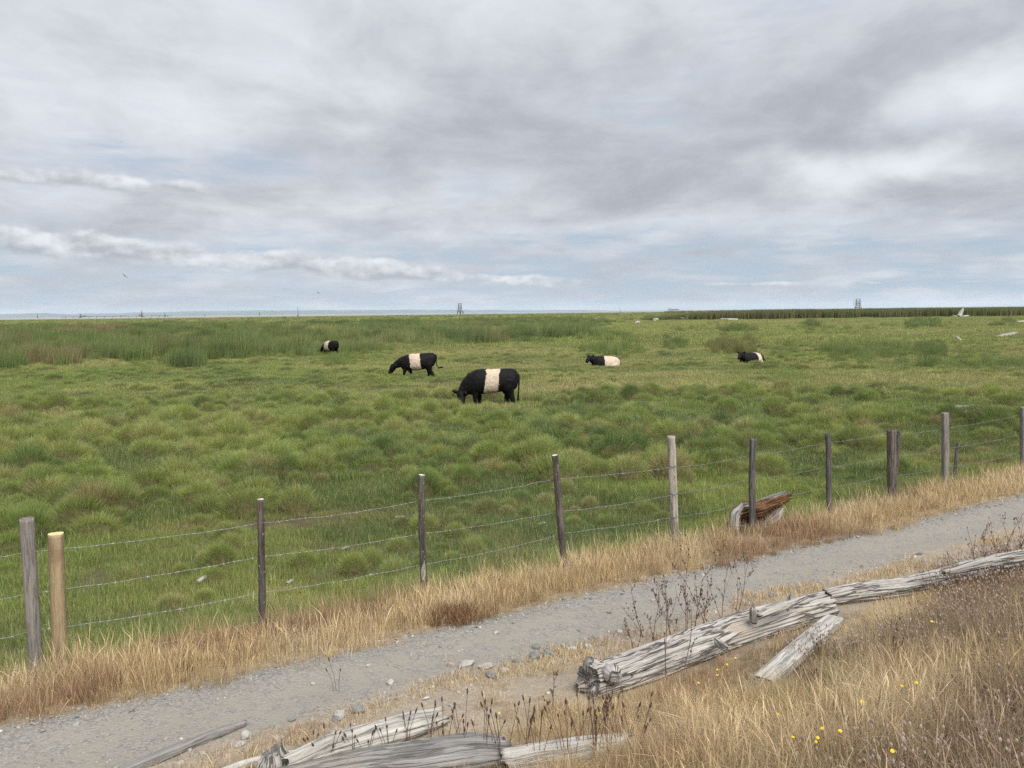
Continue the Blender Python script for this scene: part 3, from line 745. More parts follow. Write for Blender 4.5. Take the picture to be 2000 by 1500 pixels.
def dry_grass():
    gc = hidden_coll('dry_prototypes'); clov = grass_mat('clover_heads', (.25, .2, .17), .1, .9); P = [MAT['dry'], clov]
    for i in range(3): proto(gc, 'a%d' % i, [(*blades(60, 70 + i, .17, (.12, .46), .0024, .8, (.1, 0), 4, seedhead=.4, dead=.12), 0)], P)
    for i in range(3): proto(gc, 'b%d' % i, [(*blades(80, 80 + i, .16, (.18, .48), .0022, 1.8, (.8, .1), 5, seedhead=.05, dead=.10), 0)], P)
    for i in range(2): proto(gc, 'c%d' % i, [(*blades(34, 90 + i, .12, (.03, .10), .003, 1.2, dead=.15), 0)], P)
    for i in range(3): proto(gc, 'd%d' % i, clover_proto(100 + i), P)
    for i in range(2): proto(gc, 'e%d' % i, [(*blades(70, 110 + i, .12, (.12, .30), .0045, .9, (0, 0), 3, seedhead=.6, dead=.3), 0)], P)
    ST, SL, SR, SB, SG = (.54, .415, .235), (.63, .51, .315), (.33, .21, .13), (.31, .24, .165), (.19, .20, .09)
    pos, rot, scl, idx, col = [], [], [], [], []
    def push(xy, sz, ix, c, rz=None, hs=1.0):
        z = hz(xy[:, 0], xy[:, 1]) - .01; n = len(xy); r = euler_rand(n, .12)
        if rz is not None: r[:, 2] = rz
        pos.append(np.column_stack([xy, z])); rot.append(r); scl.append(np.column_stack([sz, sz, sz * hs])); idx.append(ix); col.append(c * rng.uniform(.8, 1.2, n)[:, None])
    def st(s, t): return np.stack([s * NX + t * TX, s * NY + t * TY], -1)
    # strip along the fence
    n = 4900; t = rng.uniform(-9, 19, n); s = 6.02 + .35 * (vnoise(t * .8, 0 * t, 3) - .5) + rng.beta(1.1, 1.5, n) * 1.65
    xy = st(s, t); rd = fbm(t * .55, s * .8, 41, 3); gr = sstep(s, 6.9, 7.5)
    c = lerp(ST, SL, sstep(vnoise(t * 2, s * 2, 6), .35, .7)); c = lerp(c, SR, sstep(rd, .46, .60) * .85); c = lerp(c, (.26, .25, .10), gr * .6)
    q = hit(1475, 1056); k = np.hypot(xy[:, 0] - q[0] + .02, (xy[:, 1] - q[1])) > .40; xy, t, s, rd, c = xy[k], t[k], s[k], rd[k], c[k]; n = len(s)
    ix = np.where(rng.uniform(size=n) < .78, rng.integers(0, 3, n), rng.integers(11, 13, n)); ix = np.where((rd > .58) & (rng.uniform(size=n) < .5), rng.integers(11, 13, n), ix)
    push(xy, rng.uniform(.40, .82, n) * (.85 + .5 * (vnoise(t * .7, s, 9) - .3)) * np.where(s < 6.3, .6, 1) * np.where(s > 7.5, .8, 1), ix, c)
    k = rng.uniform(size=n) < .10; push(xy[k], rng.uniform(.8, 1.15, k.sum()), rng.integers(0, 3, k.sum()), c[k])
    # brown bushy lumps by the path
    for u, v in ((900, 1208), (880, 1212), (330, 1272), (450, 1262), (1560, 1042), (1700, 1000)):
        q = hit(u, v); k = 26; e = q[:2] + rng.normal(0, .13, (k, 2)); push(e, rng.uniform(.4, .75, k), rng.integers(11, 13, k), np.repeat([(.25, .15, .085)], k, 0))
    # stubble either side of the path
    n = 8500; t = rng.uniform(-9, 18, n); s = 5.0 - rng.uniform(0, 1.35, n) ** 1.2 + .3 * (vnoise(t * .9, 0 * t, 17) - .5); xy = st(s, t)
    k = rng.uniform(size=n) < .10 + .75 * sstep(fbm(t * 1.1, s * 2, 8, 3), .48, .66); xy = xy[k]; s = s[k]; t = t[k]
    c = lerp(ST, SL, vnoise(t * 2, s * 2, 16)); c = lerp(c, (.36, .24, .17), sstep(fbm(t, s * 2, 18, 2), .52, .7) * .7); push(xy, rng.uniform(.5, 1.25, len(xy)), rng.integers(6, 8, len(xy)), c)
    n = 500; t = rng.uniform(-9, 18, n); s = rng.uniform(5.0, 6.2, n); k = (vnoise(t * 1.3, s * 3, 5) > .62) | (s > 6.05); xy = st(s, t)[k]; push(xy, rng.uniform(.25, .7, len(xy)), rng.integers(6, 8, len(xy)), np.repeat([ST], len(xy), 0))
    # slope below the camera
    n = 17000; t = rng.uniform(-5.5, 11, n); s = rng.uniform(.4, 4.75, n); xy = st(s, t); d = np.hypot(xy[:, 0], xy[:, 1]); k = (d > 1.7) & (xy[:, 1] > .6)
    thin = sstep(t, -1.6, .3) * .0 + 1; edge = sstep(s + .75 * sstep(t, 1.3, .4), 4.15, 3.85); k &= rng.uniform(size=n) < (.02 + .98 * edge); xy, s, t = xy[k], s[k], t[k]; n = len(s)
    a = fbm(t * .55, s * .75, 51, 3); b2 = fbm(t * .9, s * .9, 61, 3); fl = fbm(t * .5, s * .5, 71, 2)
    c = lerp(ST, SL, sstep(b2, .4, .65)); c = lerp(c, SB, sstep(a, .40, .58) * .9); c = lerp(c, (.17, .12, .085), sstep(fbm(t * 1.3, s * 1.3, 77, 3), .58, .72) * .5); c = lerp(c, SR, sstep(fbm(t * .8, s * 1.1, 81, 3), .58, .72) * .5); c = lerp(c, SG, sstep(vnoise(t * 1.4, s * 1.4, 91), .84, .95) * .6)
    u = rng.uniform(size=n); ix = np.where(u < .78, rng.integers(3, 6, n), np.where(u < .92, rng.integers(0, 3, n), rng.integers(11, 13, n)))
    big = sstep(s, 4.0, 2.3) * .38 + .42
    dl = near_logs(xy); big = big * (.45 + .55 * sstep(dl, .14, .45)); k = dl > .10; xy, ix, c, fl, big = xy[k], ix[k], c[k], fl[k], big[k]; n = len(xy)
    push(xy, rng.uniform(.7, 1.15, n) * big, ix, c, np.where(rng.uniform(size=n) < .6, fl * 14 + rng.normal(0, .6, n), rng.uniform(0, 6.28, n)))
    # fuzzy clover heads in patches
    n = 4300; t = rng.uniform(-3, 11, n); s = rng.uniform(.6, 4.3, n); xy = st(s, t); k = (fbm(t * .55, s * .75, 51, 3) > .47) & (xy[:, 1] > .8); xy = xy[k]
    push(xy, rng.uniform(.7, 1.1, len(xy)), rng.integers(8, 11, len(xy)), np.repeat([(.30, .245, .205)], len(xy), 0))
    scatter('dry_grass', gc, np.concatenate(pos), np.concatenate(rot), np.concatenate(scl), np.concatenate(idx), np.concatenate(col), 'straw coloured dry grass along the fence and on the dike slope')

def gravel():
    m, g, b = new_mat('gravel_stone'); ic = g.attr('icol', 'INSTANCER', 'Color'); oc = g.node('ShaderNodeTexCoord').outputs['Object']
    g.L.new(g.scale(ic, g.lin(g.noise(oc, 2.0, 4.0), .3, .7, .8, 1.2)), b.inputs['Base Color']); b.inputs['Roughness'].default_value = .85
    gc = hidden_coll('gravel_prototypes')
    for i in range(4):
        bm = bmesh.new(); bmesh.ops.create_icosphere(bm, subdivisions=1, radius=1); r = np.random.default_rng(i)
        sc = r.uniform(.55, 1.2, 3) * [1, 1, .6]
        V = [np.array(v.co) * sc * r.uniform(.75, 1.15) for v in bm.verts]; Fc = [tuple(v.index for v in f.verts) for f in bm.faces]; bm.free()
        proto(gc, 'p%d' % i, [(V, Fc, [1] * len(V), [0] * len(V), 0)], [m])
    n = 26000; t = rng.uniform(-8, 17, n); u = rng.uniform(size=n)
    s = np.where(u < .30, 6.08 + rng.normal(0, .10, n), np.where(u < .66, 4.95 + rng.normal(0, .26, n), rng.uniform(4.9, 6.15, n)))
    k = ((vnoise(t * 1.2, s * 2, 3) > .33) | (u < .3)) & (t < 12 + rng.uniform(0, 5, n)); s, t = s[k], t[k]; n = len(s)
    x = s * NX + t * TX; y = s * NY + t * TY; sz = np.clip(rng.lognormal(-4.95, .55, n), .003, .034)
    sz = np.where((s > 5.2) & (s < 5.85), sz * .6, sz * .95)
    c = lerp((.13, .128, .122), (.28, .27, .25), rng.uniform(size=n)); w = rng.uniform(size=n) < .03; c[w] = (.42, .41, .38); w = rng.uniform(size=n) < .12; c[w] = (.27, .24, .20)
    scatter('gravel', gc, np.column_stack([x, y, hz(x, y) + sz * .15]), rng.uniform(0, 6.28, (n, 3)) * [.1, .1, 1], np.repeat(sz[:, None], 3, 1), rng.integers(0, 4, n), c, 'loose grey gravel scattered over the footpath')

meadow(); reeds(); dry_grass(); gravel()

# ------------------------------------------------------------------ wood pieces
def wood(name, pts, rad, seed, mat, parent=None, nu=90, nv=40, groove=.10, cracks=6, flat=1.0, jag=.05, square=2.0, origin=None, smooth=True, kf=1.0, mat_end=None, twist=0.0):
    """a log or stick as one skin: rings along pts, split by grooves and long cracks, with ragged ends"""
    pts = np.asarray(pts, float); rad = np.asarray(rad, float); r = np.random.default_rng(seed)
    seg = np.concatenate([[0], np.cumsum(np.linalg.norm(np.diff(pts, axis=0), axis=1))]); Lt = seg[-1]
    # smooth the polyline
    uu = np.linspace(0, Lt, nu); P3 = np.stack([np.interp(uu, seg, pts[:, i]) for i in range(3)], -1); rr_ = np.interp(uu, seg, rad)
    kk = max(1, nu // (len(pts) * 4)); ker = np.ones(2 * kk + 1) / (2 * kk + 1)
    if len(pts) > 2:
        for i in range(3): P3[kk:-kk, i] = np.convolve(P3[:, i], ker, mode='valid')
        rr_[kk:-kk] = np.convolve(rr_, ker, mode='valid')
    T = np.gradient(P3, axis=0); T /= np.linalg.norm(T, axis=1)[:, None]
    ref = np.array([0, 0, 1.0]) if abs(T[nu // 2][2]) < .8 else np.array([0, 1.0, 0])
    Sd = np.cross(T, ref); Sd /= np.linalg.norm(Sd, axis=1)[:, None]; Up = np.cross(Sd, T)
    th = np.linspace(0, 2 * math.pi, nv, endpoint=False); U, TH = np.meshgrid(uu, th, indexing='ij')
    TH2 = TH + twist * U
    cx, sx = np.cos(TH2), np.sin(TH2)
    R0 = rr_[:, None] * np.ones_like(TH)
    if square != 2.0: R0 = R0 / (np.abs(np.cos(TH)) ** square + np.abs(np.sin(TH)) ** square) ** (1 / square)
    so = seed * 3.7
    g1 = fbm(cx * 2.2 * kf + so, sx * 2.2 * kf, U * .9, 3); g2 = fbm(cx * 6.5 * kf, sx * 6.5 * kf + so, U * 1.1, 3); g3 = vnoise(cx * 15 * kf, sx * 15 * kf, U * 2.0 + so)
    disp = (g1 - .5) * 1.2 - np.abs(g2 - .5) * 1.5 + .12 + (g3 - .5) * .45
    R1 = R0 * (1 + groove * 2.0 * disp)
    for _ in range(cracks):
        a0 = r.uniform(0, 2 * math.pi); u0 = r.uniform(-.1, .8) * Lt; u1 = u0 + r.uniform(.2, .8) * Lt; wv = r.uniform(.025, .07)
        da = np.angle(np.exp(1j * (TH - a0 - .25 * (vnoise(U * 1.5, so + a0 * 9, 0) - .5)))); win = sstep(U, u0, u0 + .1 * Lt) * sstep(U, u1, u1 - .1 * Lt)
        R1 = R1 - R0 * r.uniform(.2, .5) * np.exp(-(da / wv) ** 2) * win * min(1, groove * 8)
    Vx = P3[:, None, :] + Sd[:, None, :] * (np.cos(TH) * R1)[..., None] + Up[:, None, :] * (np.sin(TH) * R1 * flat)[..., None]
    for e, sgn in ((0, -1), (nu - 1, 1)):
        j = (fbm(np.cos(th) * 2.5 + so + e, np.sin(th) * 2.5, 0, 3) - .35) * jag * 2
        Vx[e] += T[e] * (sgn * j)[:, None]
    V = Vx.reshape(-1, 3); nV = len(V); o = np.asarray(origin if origin is not None else (0, 0, 0), float)
    c0 = P3[0] - T[0] * jag * .1; c1 = P3[-1] + T[-1] * jag * .1
    m0 = (Vx[0] + c0) / 2 + T[0] * jag * .5; m1 = (Vx[-1] + c1) / 2 - T[-1] * jag * .5
    V = np.concatenate([V, m0, [c0 + T[0] * jag * .4], m1, [c1 - T[-1] * jag * .4]]) - o
    i, k = np.meshgrid(np.arange(nu - 1), np.arange(nv), indexing='ij'); k2 = (k + 1) % nv
    q = np.stack([i * nv + k, i * nv + k2, (i + 1) * nv + k2, (i + 1) * nv + k], -1).reshape(-1, 4).tolist(); nq = len(q)
    a = nV; b2 = nV + nv + 1; last = (nu - 1) * nv; cap = []
    for k in range(nv):
        k2 = (k + 1) % nv
        cap += [(a + k, a + k2, k2, k), (a + nv, a + k2, a + k), (last + k, last + k2, b2 + k2, b2 + k), (b2 + k, b2 + k2, b2 + nv)]
    me = bpy.data.meshes.new(name); me.from_pydata(V.tolist(), [], q + cap); me.update()
    uvl = me.uv_layers.new(name='UVMap'); circ = 2 * math.pi * float(rr_.mean())
    li = np.zeros(len(me.loops), np.int64); me.loops.foreach_get('vertex_index', li)
    uvv = np.zeros((len(li), 2))
    body = li < nV; uvv[body, 0] = uu[li[body] // nv] + seed * 1.37; uvv[body, 1] = (li[body] % nv) / nv * circ
    # loops that close the ring keep a continuous v
    lv = np.arange(nq * 4).reshape(-1, 4); kq = np.tile(np.arange(nv), nu - 1); w = kq == nv - 1
    uvv[lv[w][:, 1], 1] = circ; uvv[lv[w][:, 2], 1] = circ
    uvv[~body] = V[li[~body]][:, :2] + V[li[~body]][:, 2:3] * .7
    uvl.data.foreach_set('uv', uvv.astype(np.float32).ravel())
    me.materials.append(mat); 
    if mat_end:
        me.materials.append(mat_end); me.polygons.foreach_set('material_index', [0] * nq + [1] * len(cap))
    me.polygons.foreach_set('use_smooth', [smooth] * nq + [False] * len(cap))
    ob = bpy.data.objects.new(name, me); C.objects.link(ob)
    if parent: ob.parent = parent
    ob.location = (0, 0, 0) if parent else tuple(map(float, o))
    return ob

def log_px(name, pix, rpx_m, seed, mat, label, cat='log', group=None, sink=.35, parts=(), **kw):
    """driftwood lying on the ground: centre line in photo pixels, radius in metres"""
    rad = np.asarray(rpx_m, float); pts = [hit(u, v, max(0.01, rr * (1 - sink))) for (u, v), rr in zip(pix, rad)]
    o = np.mean(pts, axis=0); o[2] = hz(o[0], o[1])
    if parts:
        e = empty(name, o); wood('trunk', np.asarray(pts) - o, rad, seed, mat, e, **kw)
        for nm, p, rr_, sd, mt, k2 in parts: wood(nm, np.asarray(p) - o, rr_, sd, mt, e, **k2)
        ob = e
    else: ob = wood(name, pts, rad, seed, mat, origin=o, **kw)
    return tag(ob, label, cat, group)

# ------------------------------------------------------------------ fence
def fence():
    root = empty('wire_fence', (0, 0, 0))
    tag(root, 'barbed wire fence of four strands on weathered wooden posts beside the path', 'fence')
    def base_of(u):
        lo, hi = -12.0, 40.0
        for _ in range(50):
            m_ = (lo + hi) / 2; x = S_FENCE * NX + m_ * TX; y = S_FENCE * NY + m_ * TY
            px = project(x, y, hz(x, y))[0] if y > .5 else -9999
            if px < u: lo = m_
            else: hi = m_
        return m_
    # top pixel, bottom pixel x, diameter m, material, label, square, offset across
    PO = [((-330, 1090), -300, .09, 'postgrey', 'grey round fence post', 2, 0), ((53, 1012), 72, .105, 'postgrey', 'thick smooth grey round fence post', 2, 0), ((106, 1044), 117, .115, 'postnew', 'short new tan fence post with a fresh cut top', 2, .05),
          ((508, 976), 513, .066, 'bark', 'dark bark covered fence post with chipped pale top', 2, 0), ((824, 928), 829, .068, 'bark', 'dark bark post with a bare pale patch low down', 2, 0), ((1084, 889), 1103, .076, 'bark', 'leaning bark covered fence post with white cut top', 2, 0),
          ((1311, 852), 1319, .098, 'postpale', 'pale weathered fence post with wires wrapped round it', 3.2, 0), ((1472, 858), 1469, .080, 'postdark', 'dark grey fence post in front of the rotten stump', 4, 0), ((1617, 848), 1622, .068, 'postdark', 'thin dark split fence post', 4, 0),
          ((1741, 840), 1742, .115, 'postbrown', 'broad brown split fence post', 4, 0), ((1757, 842), 1757, .055, 'postdark', 'narrow split post leaning against the broad brown one', 4, .10), ((1846, 806), 1847, .098, 'postgrey', 'grey square fence post', 4, 0),
          ((1873, 866), 1879, .050, 'postdark', 'short broken dark stub post', 3, .12), ((1998, 795), 2000, .10, 'postgrey', 'grey post at the far end of the near fence', 4, 0), ((2140, 765), 2142, .095, 'postgrey', 'grey post', 4, 0)]
    ends = []
    for i, (top, u, dia, mt, lab, sq, off) in enumerate(PO):
        t = base_of(u); s = S_FENCE + off; x, y = s * NX + t * TX, s * NY + t * TY; z = float(hz(x, y))
        tp = at_depth(top[0], top[1], y); 
        if i in (0, len(PO) - 1): tp = np.array([x, y, z + 1.28])
        d = tp - np.array([x, y, z]); tp[1] += rng.uniform(-.02, .02)
        base = np.array([x, y, z]) - d / np.linalg.norm(d) * .25
        endm = {'postnew': 'endnew', 'bark': 'endgrain'}.get(mt)
        bark = mt == 'bark'
        n = 14
        ft = np.linspace(0, 1, n)[:, None]; line = base + (tp - base) * ft
        if bark or mt == 'postdark': line[1:-1] += np.stack([np.cumsum(rng.normal(0, .003, n - 2)), rng.normal(0, .002, n - 2), np.zeros(n - 2)], -1)
        rad = np.full(n, dia / 2) * (1 + (.10 * np.linspace(1, -1, n) if bark else 0))
        ob = wood('post', line, rad, 200 + i, MAT[mt], root, nu=60, nv=28, groove=.10 if bark else (.03 if sq == 2 else .07), cracks=0 if mt in ('postnew', 'bark') else 3, jag=.006 if mt not in ('postdark', 'postbrown') else .03, square=sq, mat_end=MAT[endm] if endm else None, kf=1.6 if bark else 1.0)
        ob["label"] = lab
        if i == 4:     # bare patch where the bark came away
            m_ = line[4]; q = wood('bare_wood', [m_ + [0, -.012, -.02], m_ + [0, -.012, .10], m_ + [.004, -.012, .22]], [.022, .03, .018], 333, MAT['pale'], ob, nu=20, nv=16, groove=.05, cracks=1)
        if i not in (2, 10, 12): ends.append((i, np.array([x, y, z]), tp, dia))
        if bark or mt == 'postnew': pass
    H4 = (1.08, .735, .435, .13)
    HV = [(rng.normal(0, .012), rng.normal(0, .012), rng.normal(0, .014), rng.normal(0, .015)) for _ in ends]
    for k in range(4):
        line = []
        for j, (i, bs, tp, dia) in enumerate(ends):
            d = (tp - bs); hh = H4[k] + HV[j][k]; p = bs + d / d[2] * hh; p = p + np.array([NX, NY, 0]) * (-(dia / 2 + .004) if i == 6 else (dia / 2 + .004))
            if j:
                p0 = line[-1]; m_ = 14; sag = .012 + rng.uniform(0, .022)
                for w in range(1, m_ + 1):
                    f = w / m_; q = p0 + (p - p0) * f; q[2] -= sag * 4 * f * (1 - f) - rng.normal(0, .0035); line.append(q)
                line[-1] = p
            else: line.append(p)
        line = np.asarray(line); seg = np.concatenate([[0], np.cumsum(np.linalg.norm(np.diff(line, axis=0), axis=1))])
        uu = np.arange(0, seg[-1], .022); P3 = np.stack([np.interp(uu, seg, line[:, i]) for i in range(3)], -1)
        ph = uu * 2 * math.pi / .11; a1 = np.stack([NX * np.cos(ph), NY * np.cos(ph), np.sin(ph)], -1) * .0015
        mb = MB(); mb.tube(P3 + a1, .0017, 4); mb.tube(P3 - a1, .0017, 4)
        wi = mb.build('wire', MAT['wire'], root, True)
        bb = MB()
        for u in np.arange(.06, seg[-1], .127):
            c = np.array([np.interp(u, seg, line[:, i]) for i in range(3)])
            for _ in range(2):
                a = rng.uniform(0, 6.28); dv = np.array([NX * math.cos(a) + TX * .3, NY * math.cos(a) + TY * .3, math.sin(a)]) * .013; bb.tube([c - dv, c + dv], [.0011, .0011], 3)
            bb.tube([c - np.array([TX, TY, 0]) * .008, c + np.array([TX, TY, 0]) * .008], [.0032, .0032], 4)
        tag(bb.build('barbs', MAT['wire'], wi), kind='stuff')
        # wire tied round the pale post
        i, bs, tp, dia = next(e for e in ends if e[0] == 6); d = tp - bs; mt_ = MB()
        for tw in range(3):
            hh = H4[k] + (tw - 1) * .006 + .004; c = bs + d / d[2] * hh; th = np.linspace(0, 2 * math.pi, 17)
            ringp = [c + (np.array([TX, TY, 0]) * math.cos(a) + np.array([NX, NY, 0]) * math.sin(a)) * (dia / 2 * 1.06 + .003) for a in th]; mt_.tube(ringp, .0021, 4)
        mt_.build('wire_wrap', MAT['wire'], wi)
fence()

# ------------------------------------------------------------------ driftwood near the path
def near_wood():
    def knob(px, py, D, dr, r0, sd, mt='silver', L=.09):
        p = at_depth(px, py, D); dr = np.asarray(dr, float); dr = dr / np.linalg.norm(dr)
        return ('knot_stub', [p - dr * .08, p, p + dr * L * .6, p + dr * L], [r0 * 1.1, r0, r0 * .95, r0 * .55], sd, MAT[mt], dict(nu=22, nv=20, groove=.16, cracks=2, jag=.02))
    a = hit(1175, 1322, .1); D0 = a[1]
    parts = [knob(1158, 1305, D0 - .02, (-.3, -.5, .8), .062, 21), knob(1194, 1318, D0 - .10, (.1, -1, .35), .066, 22), knob(1172, 1345, D0 - .08, (-.7, -.7, -.1), .05, 23), knob(1152, 1338, D0, (-1, -.3, 0), .055, 28),
             knob(1412, 1262, hit(1412, 1262, .1)[1] - .12, (.2, -1, .1), .03, 24, L=.05), knob(1471, 1194, hit(1471, 1210, .2)[1], (-.1, -.2, 1), .028, 25, L=.04), knob(1540, 1172, hit(1540, 1185, .2)[1], (.1, -.1, 1), .014, 26, L=.05),
             ('splinter', [hit(1485, 1203, .22), hit(1530, 1184, .24), hit(1574, 1166, .25)], [.02, .03, .015], 27, MAT['silver'], dict(nu=40, nv=16, groove=.2, jag=.05))]
    log_px('driftwood_log', [(1152, 1334), (1225, 1312), (1300, 1284), (1400, 1247), (1500, 1215), (1612, 1184)], [.118, .122, .125, .128, .13, .12], 31, MAT['silver'], 'thick silver driftwood log with knobbly root end and deep long cracks', nu=260, nv=150, groove=.115, cracks=24, jag=.05, sink=.25, parts=parts)
    a = hit(1640, 1166, .2)
    log_px('driftwood_log', [(1617, 1168), (1676, 1158), (1760, 1148), (1850, 1129), (1932, 1109), (2010, 1098), (2120, 1080)], [.075, .085, .085, .09, .10, .11, .12], 33, MAT['silver'], 'twisted brownish grey driftwood log continuing from the broken log end', nu=260, nv=120, groove=.14, cracks=18, jag=.07, sink=.15, twist=.25,
           parts=[('broken_slab', [hit(1618, 1162, .19), hit(1640, 1157, .2), hit(1662, 1152, .2)], [.045, .05, .045], 34, MAT['silver'], dict(nu=30, nv=24, groove=.14, flat=.55, jag=.02, square=3.5)),
                  ('upper_ridge', [hit(1845, 1120, .2), hit(1925, 1100, .22), hit(2000, 1086, .24), hit(2100, 1070, .24)], [.02, .045, .05, .04], 35, MAT['silver'], dict(nu=80, nv=28, groove=.16, jag=.04))])
    log_px('lumber_beam', [(1490, 1334), (1540, 1288), (1588, 1246), (1630, 1211)], [.068, .07, .07, .066], 36, MAT['pale'], 'pale notched lumber offcut propped in dry grass against the big log', 'lumber', nu=110, nv=48, groove=.05, cracks=5, jag=.012, square=7, sink=.1, flat=.55)
    log_px('wooden_stick', [(200, 1530), (270, 1494), (350, 1462), (420, 1434), (476, 1413)], [.03, .031, .031, .029, .02], 37, MAT['greywood'], 'thin squared weathered timber lying on the gravel beside the path', 'timber', nu=120, nv=24, groove=.05, cracks=3, jag=.02, square=5, sink=.1)
    log_px('driftwood_log', [(560, 1500), (640, 1466), (730, 1440), (800, 1420), (856, 1404)], [.07, .085, .09, .085, .06], 38, MAT['pale'], 'bleached log with split hollow end lying next to the path gravel', nu=170, nv=90, groove=.13, cracks=12, jag=.07, sink=.35)
    log_px('driftwood_root', [(420, 1512), (480, 1492), (560, 1476), (640, 1462)], [.02, .028, .032, .02], 42, MAT['pale'], 'slender bleached root running into the knobbly stub', 'root', nu=80, nv=20, groove=.12, jag=.03, sink=.2)
    b0 = hit(535, 1512, 0); 
    tag(wood('wood_stub', [b0 + [0, 0, -.05], b0 + [0, 0, .05], b0 + [.0, .01, .09], b0 + [-.005, .01, .125]], [.10, .095, .085, .06], 39, MAT['silver'], origin=b0, nu=50, nv=40, groove=.26, cracks=9, jag=.05), 'hollow grey broken branch stub standing among bleached logs', 'stub')
    log_px('driftwood_log', [(480, 1545), (600, 1520), (700, 1500), (820, 1487), (920, 1472), (985, 1468)], [.09, .10, .11, .125, .125, .09], 40, MAT['greywood'], 'broad smooth dark grey log with a flat worn face among seed stalks', nu=170, nv=80, groove=.07, cracks=7, jag=.05, sink=.25, flat=.8)
    log_px('driftwood_log', [(990, 1490), (1060, 1480), (1140, 1468), (1225, 1452)], [.075, .08, .075, .05], 41, MAT['pale'], 'pale log half buried in straw grass at the slope foot', nu=120, nv=44, groove=.10, cracks=6, jag=.06, sink=.35)
near_wood()

def stump():
    b0 = hit(1475, 1048); D = S_FENCE / (NX * .3113 + NY) + .34
    def P(px, py, dy=0.0): return at_depth(px, py, D + dy)
    o = np.array([P(1475, 1045)[0], D, float(hz(P(1475, 1045)[0], D))]); e = empty('rotten_stump', o)
    tag(e, 'broken rotten stump with orange brown splintered heartwood behind the fence', 'stump')
    def w(nm, pl, rad, sd, mt, **k): return wood(nm, np.asarray(pl) - o, rad, sd, MAT[mt], e, **k)
    w('root_base', [P(1462, 1066, .06), P(1466, 1036, .05), P(1470, 1008, .05), P(1482, 986, .05)], [.28, .30, .27, .15], 301, 'brownwood', nu=90, nv=90, groove=.26, cracks=20, jag=.08, flat=.6)
    w('grey_flank', [P(1440, 1056, -.10), P(1436, 1028, -.13), P(1437, 1004, -.10), P(1449, 988, -.03)], [.05, .075, .065, .03], 302, 'silver', nu=60, nv=40, groove=.26, cracks=8, jag=.06)
    w('heartwood', [P(1448, 1006, -.06), P(1478, 997, -.10), P(1506, 985, -.06), P(1534, 973, .02)], [.09, .14, .115, .075], 303, 'brownwood', nu=110, nv=84, groove=.42, cracks=30, jag=.14, flat=.7)
    w('top_ridge', [P(1442, 990, .0), P(1480, 984, -.02), P(1510, 972, .0), P(1534, 964, .04)], [.03, .05, .045, .03], 304, 'greywood', nu=80, nv=30, groove=.30, cracks=6, jag=.06)
    w('grey_root', [P(1488, 1030, -.10), P(1503, 1018, -.06), P(1515, 1006, .0), P(1524, 992, .05)], [.035, .06, .075, .05], 305, 'silver', nu=60, nv=40, groove=.28, cracks=9, jag=.06)
    w('lower_root', [P(1480, 1056, -.02), P(1500, 1040, .02), P(1520, 1030, .08)], [.10, .085, .04], 306, 'brownwood', nu=60, nv=40, groove=.3, cracks=9, jag=.07)
    for k, (a0, a1, dy) in enumerate((((1452, 1052), (1456, 1018), -.20), ((1466, 1055), (1463, 1024), -.19), ((1478, 1050), (1480, 1016), -.16), ((1446, 1034), (1455, 1008), -.16))):
        w('splinter', [P(a0[0], a0[1], dy), P((a0[0] + a1[0]) / 2 + 2, (a0[1] + a1[1]) / 2, dy - .02), P(a1[0], a1[1], dy + .03)], [.012, .022, .008], 310 + k, ('pale', 'brownwood')[k % 2], nu=30, nv=14, groove=.3, cracks=2, jag=.03)
stump()

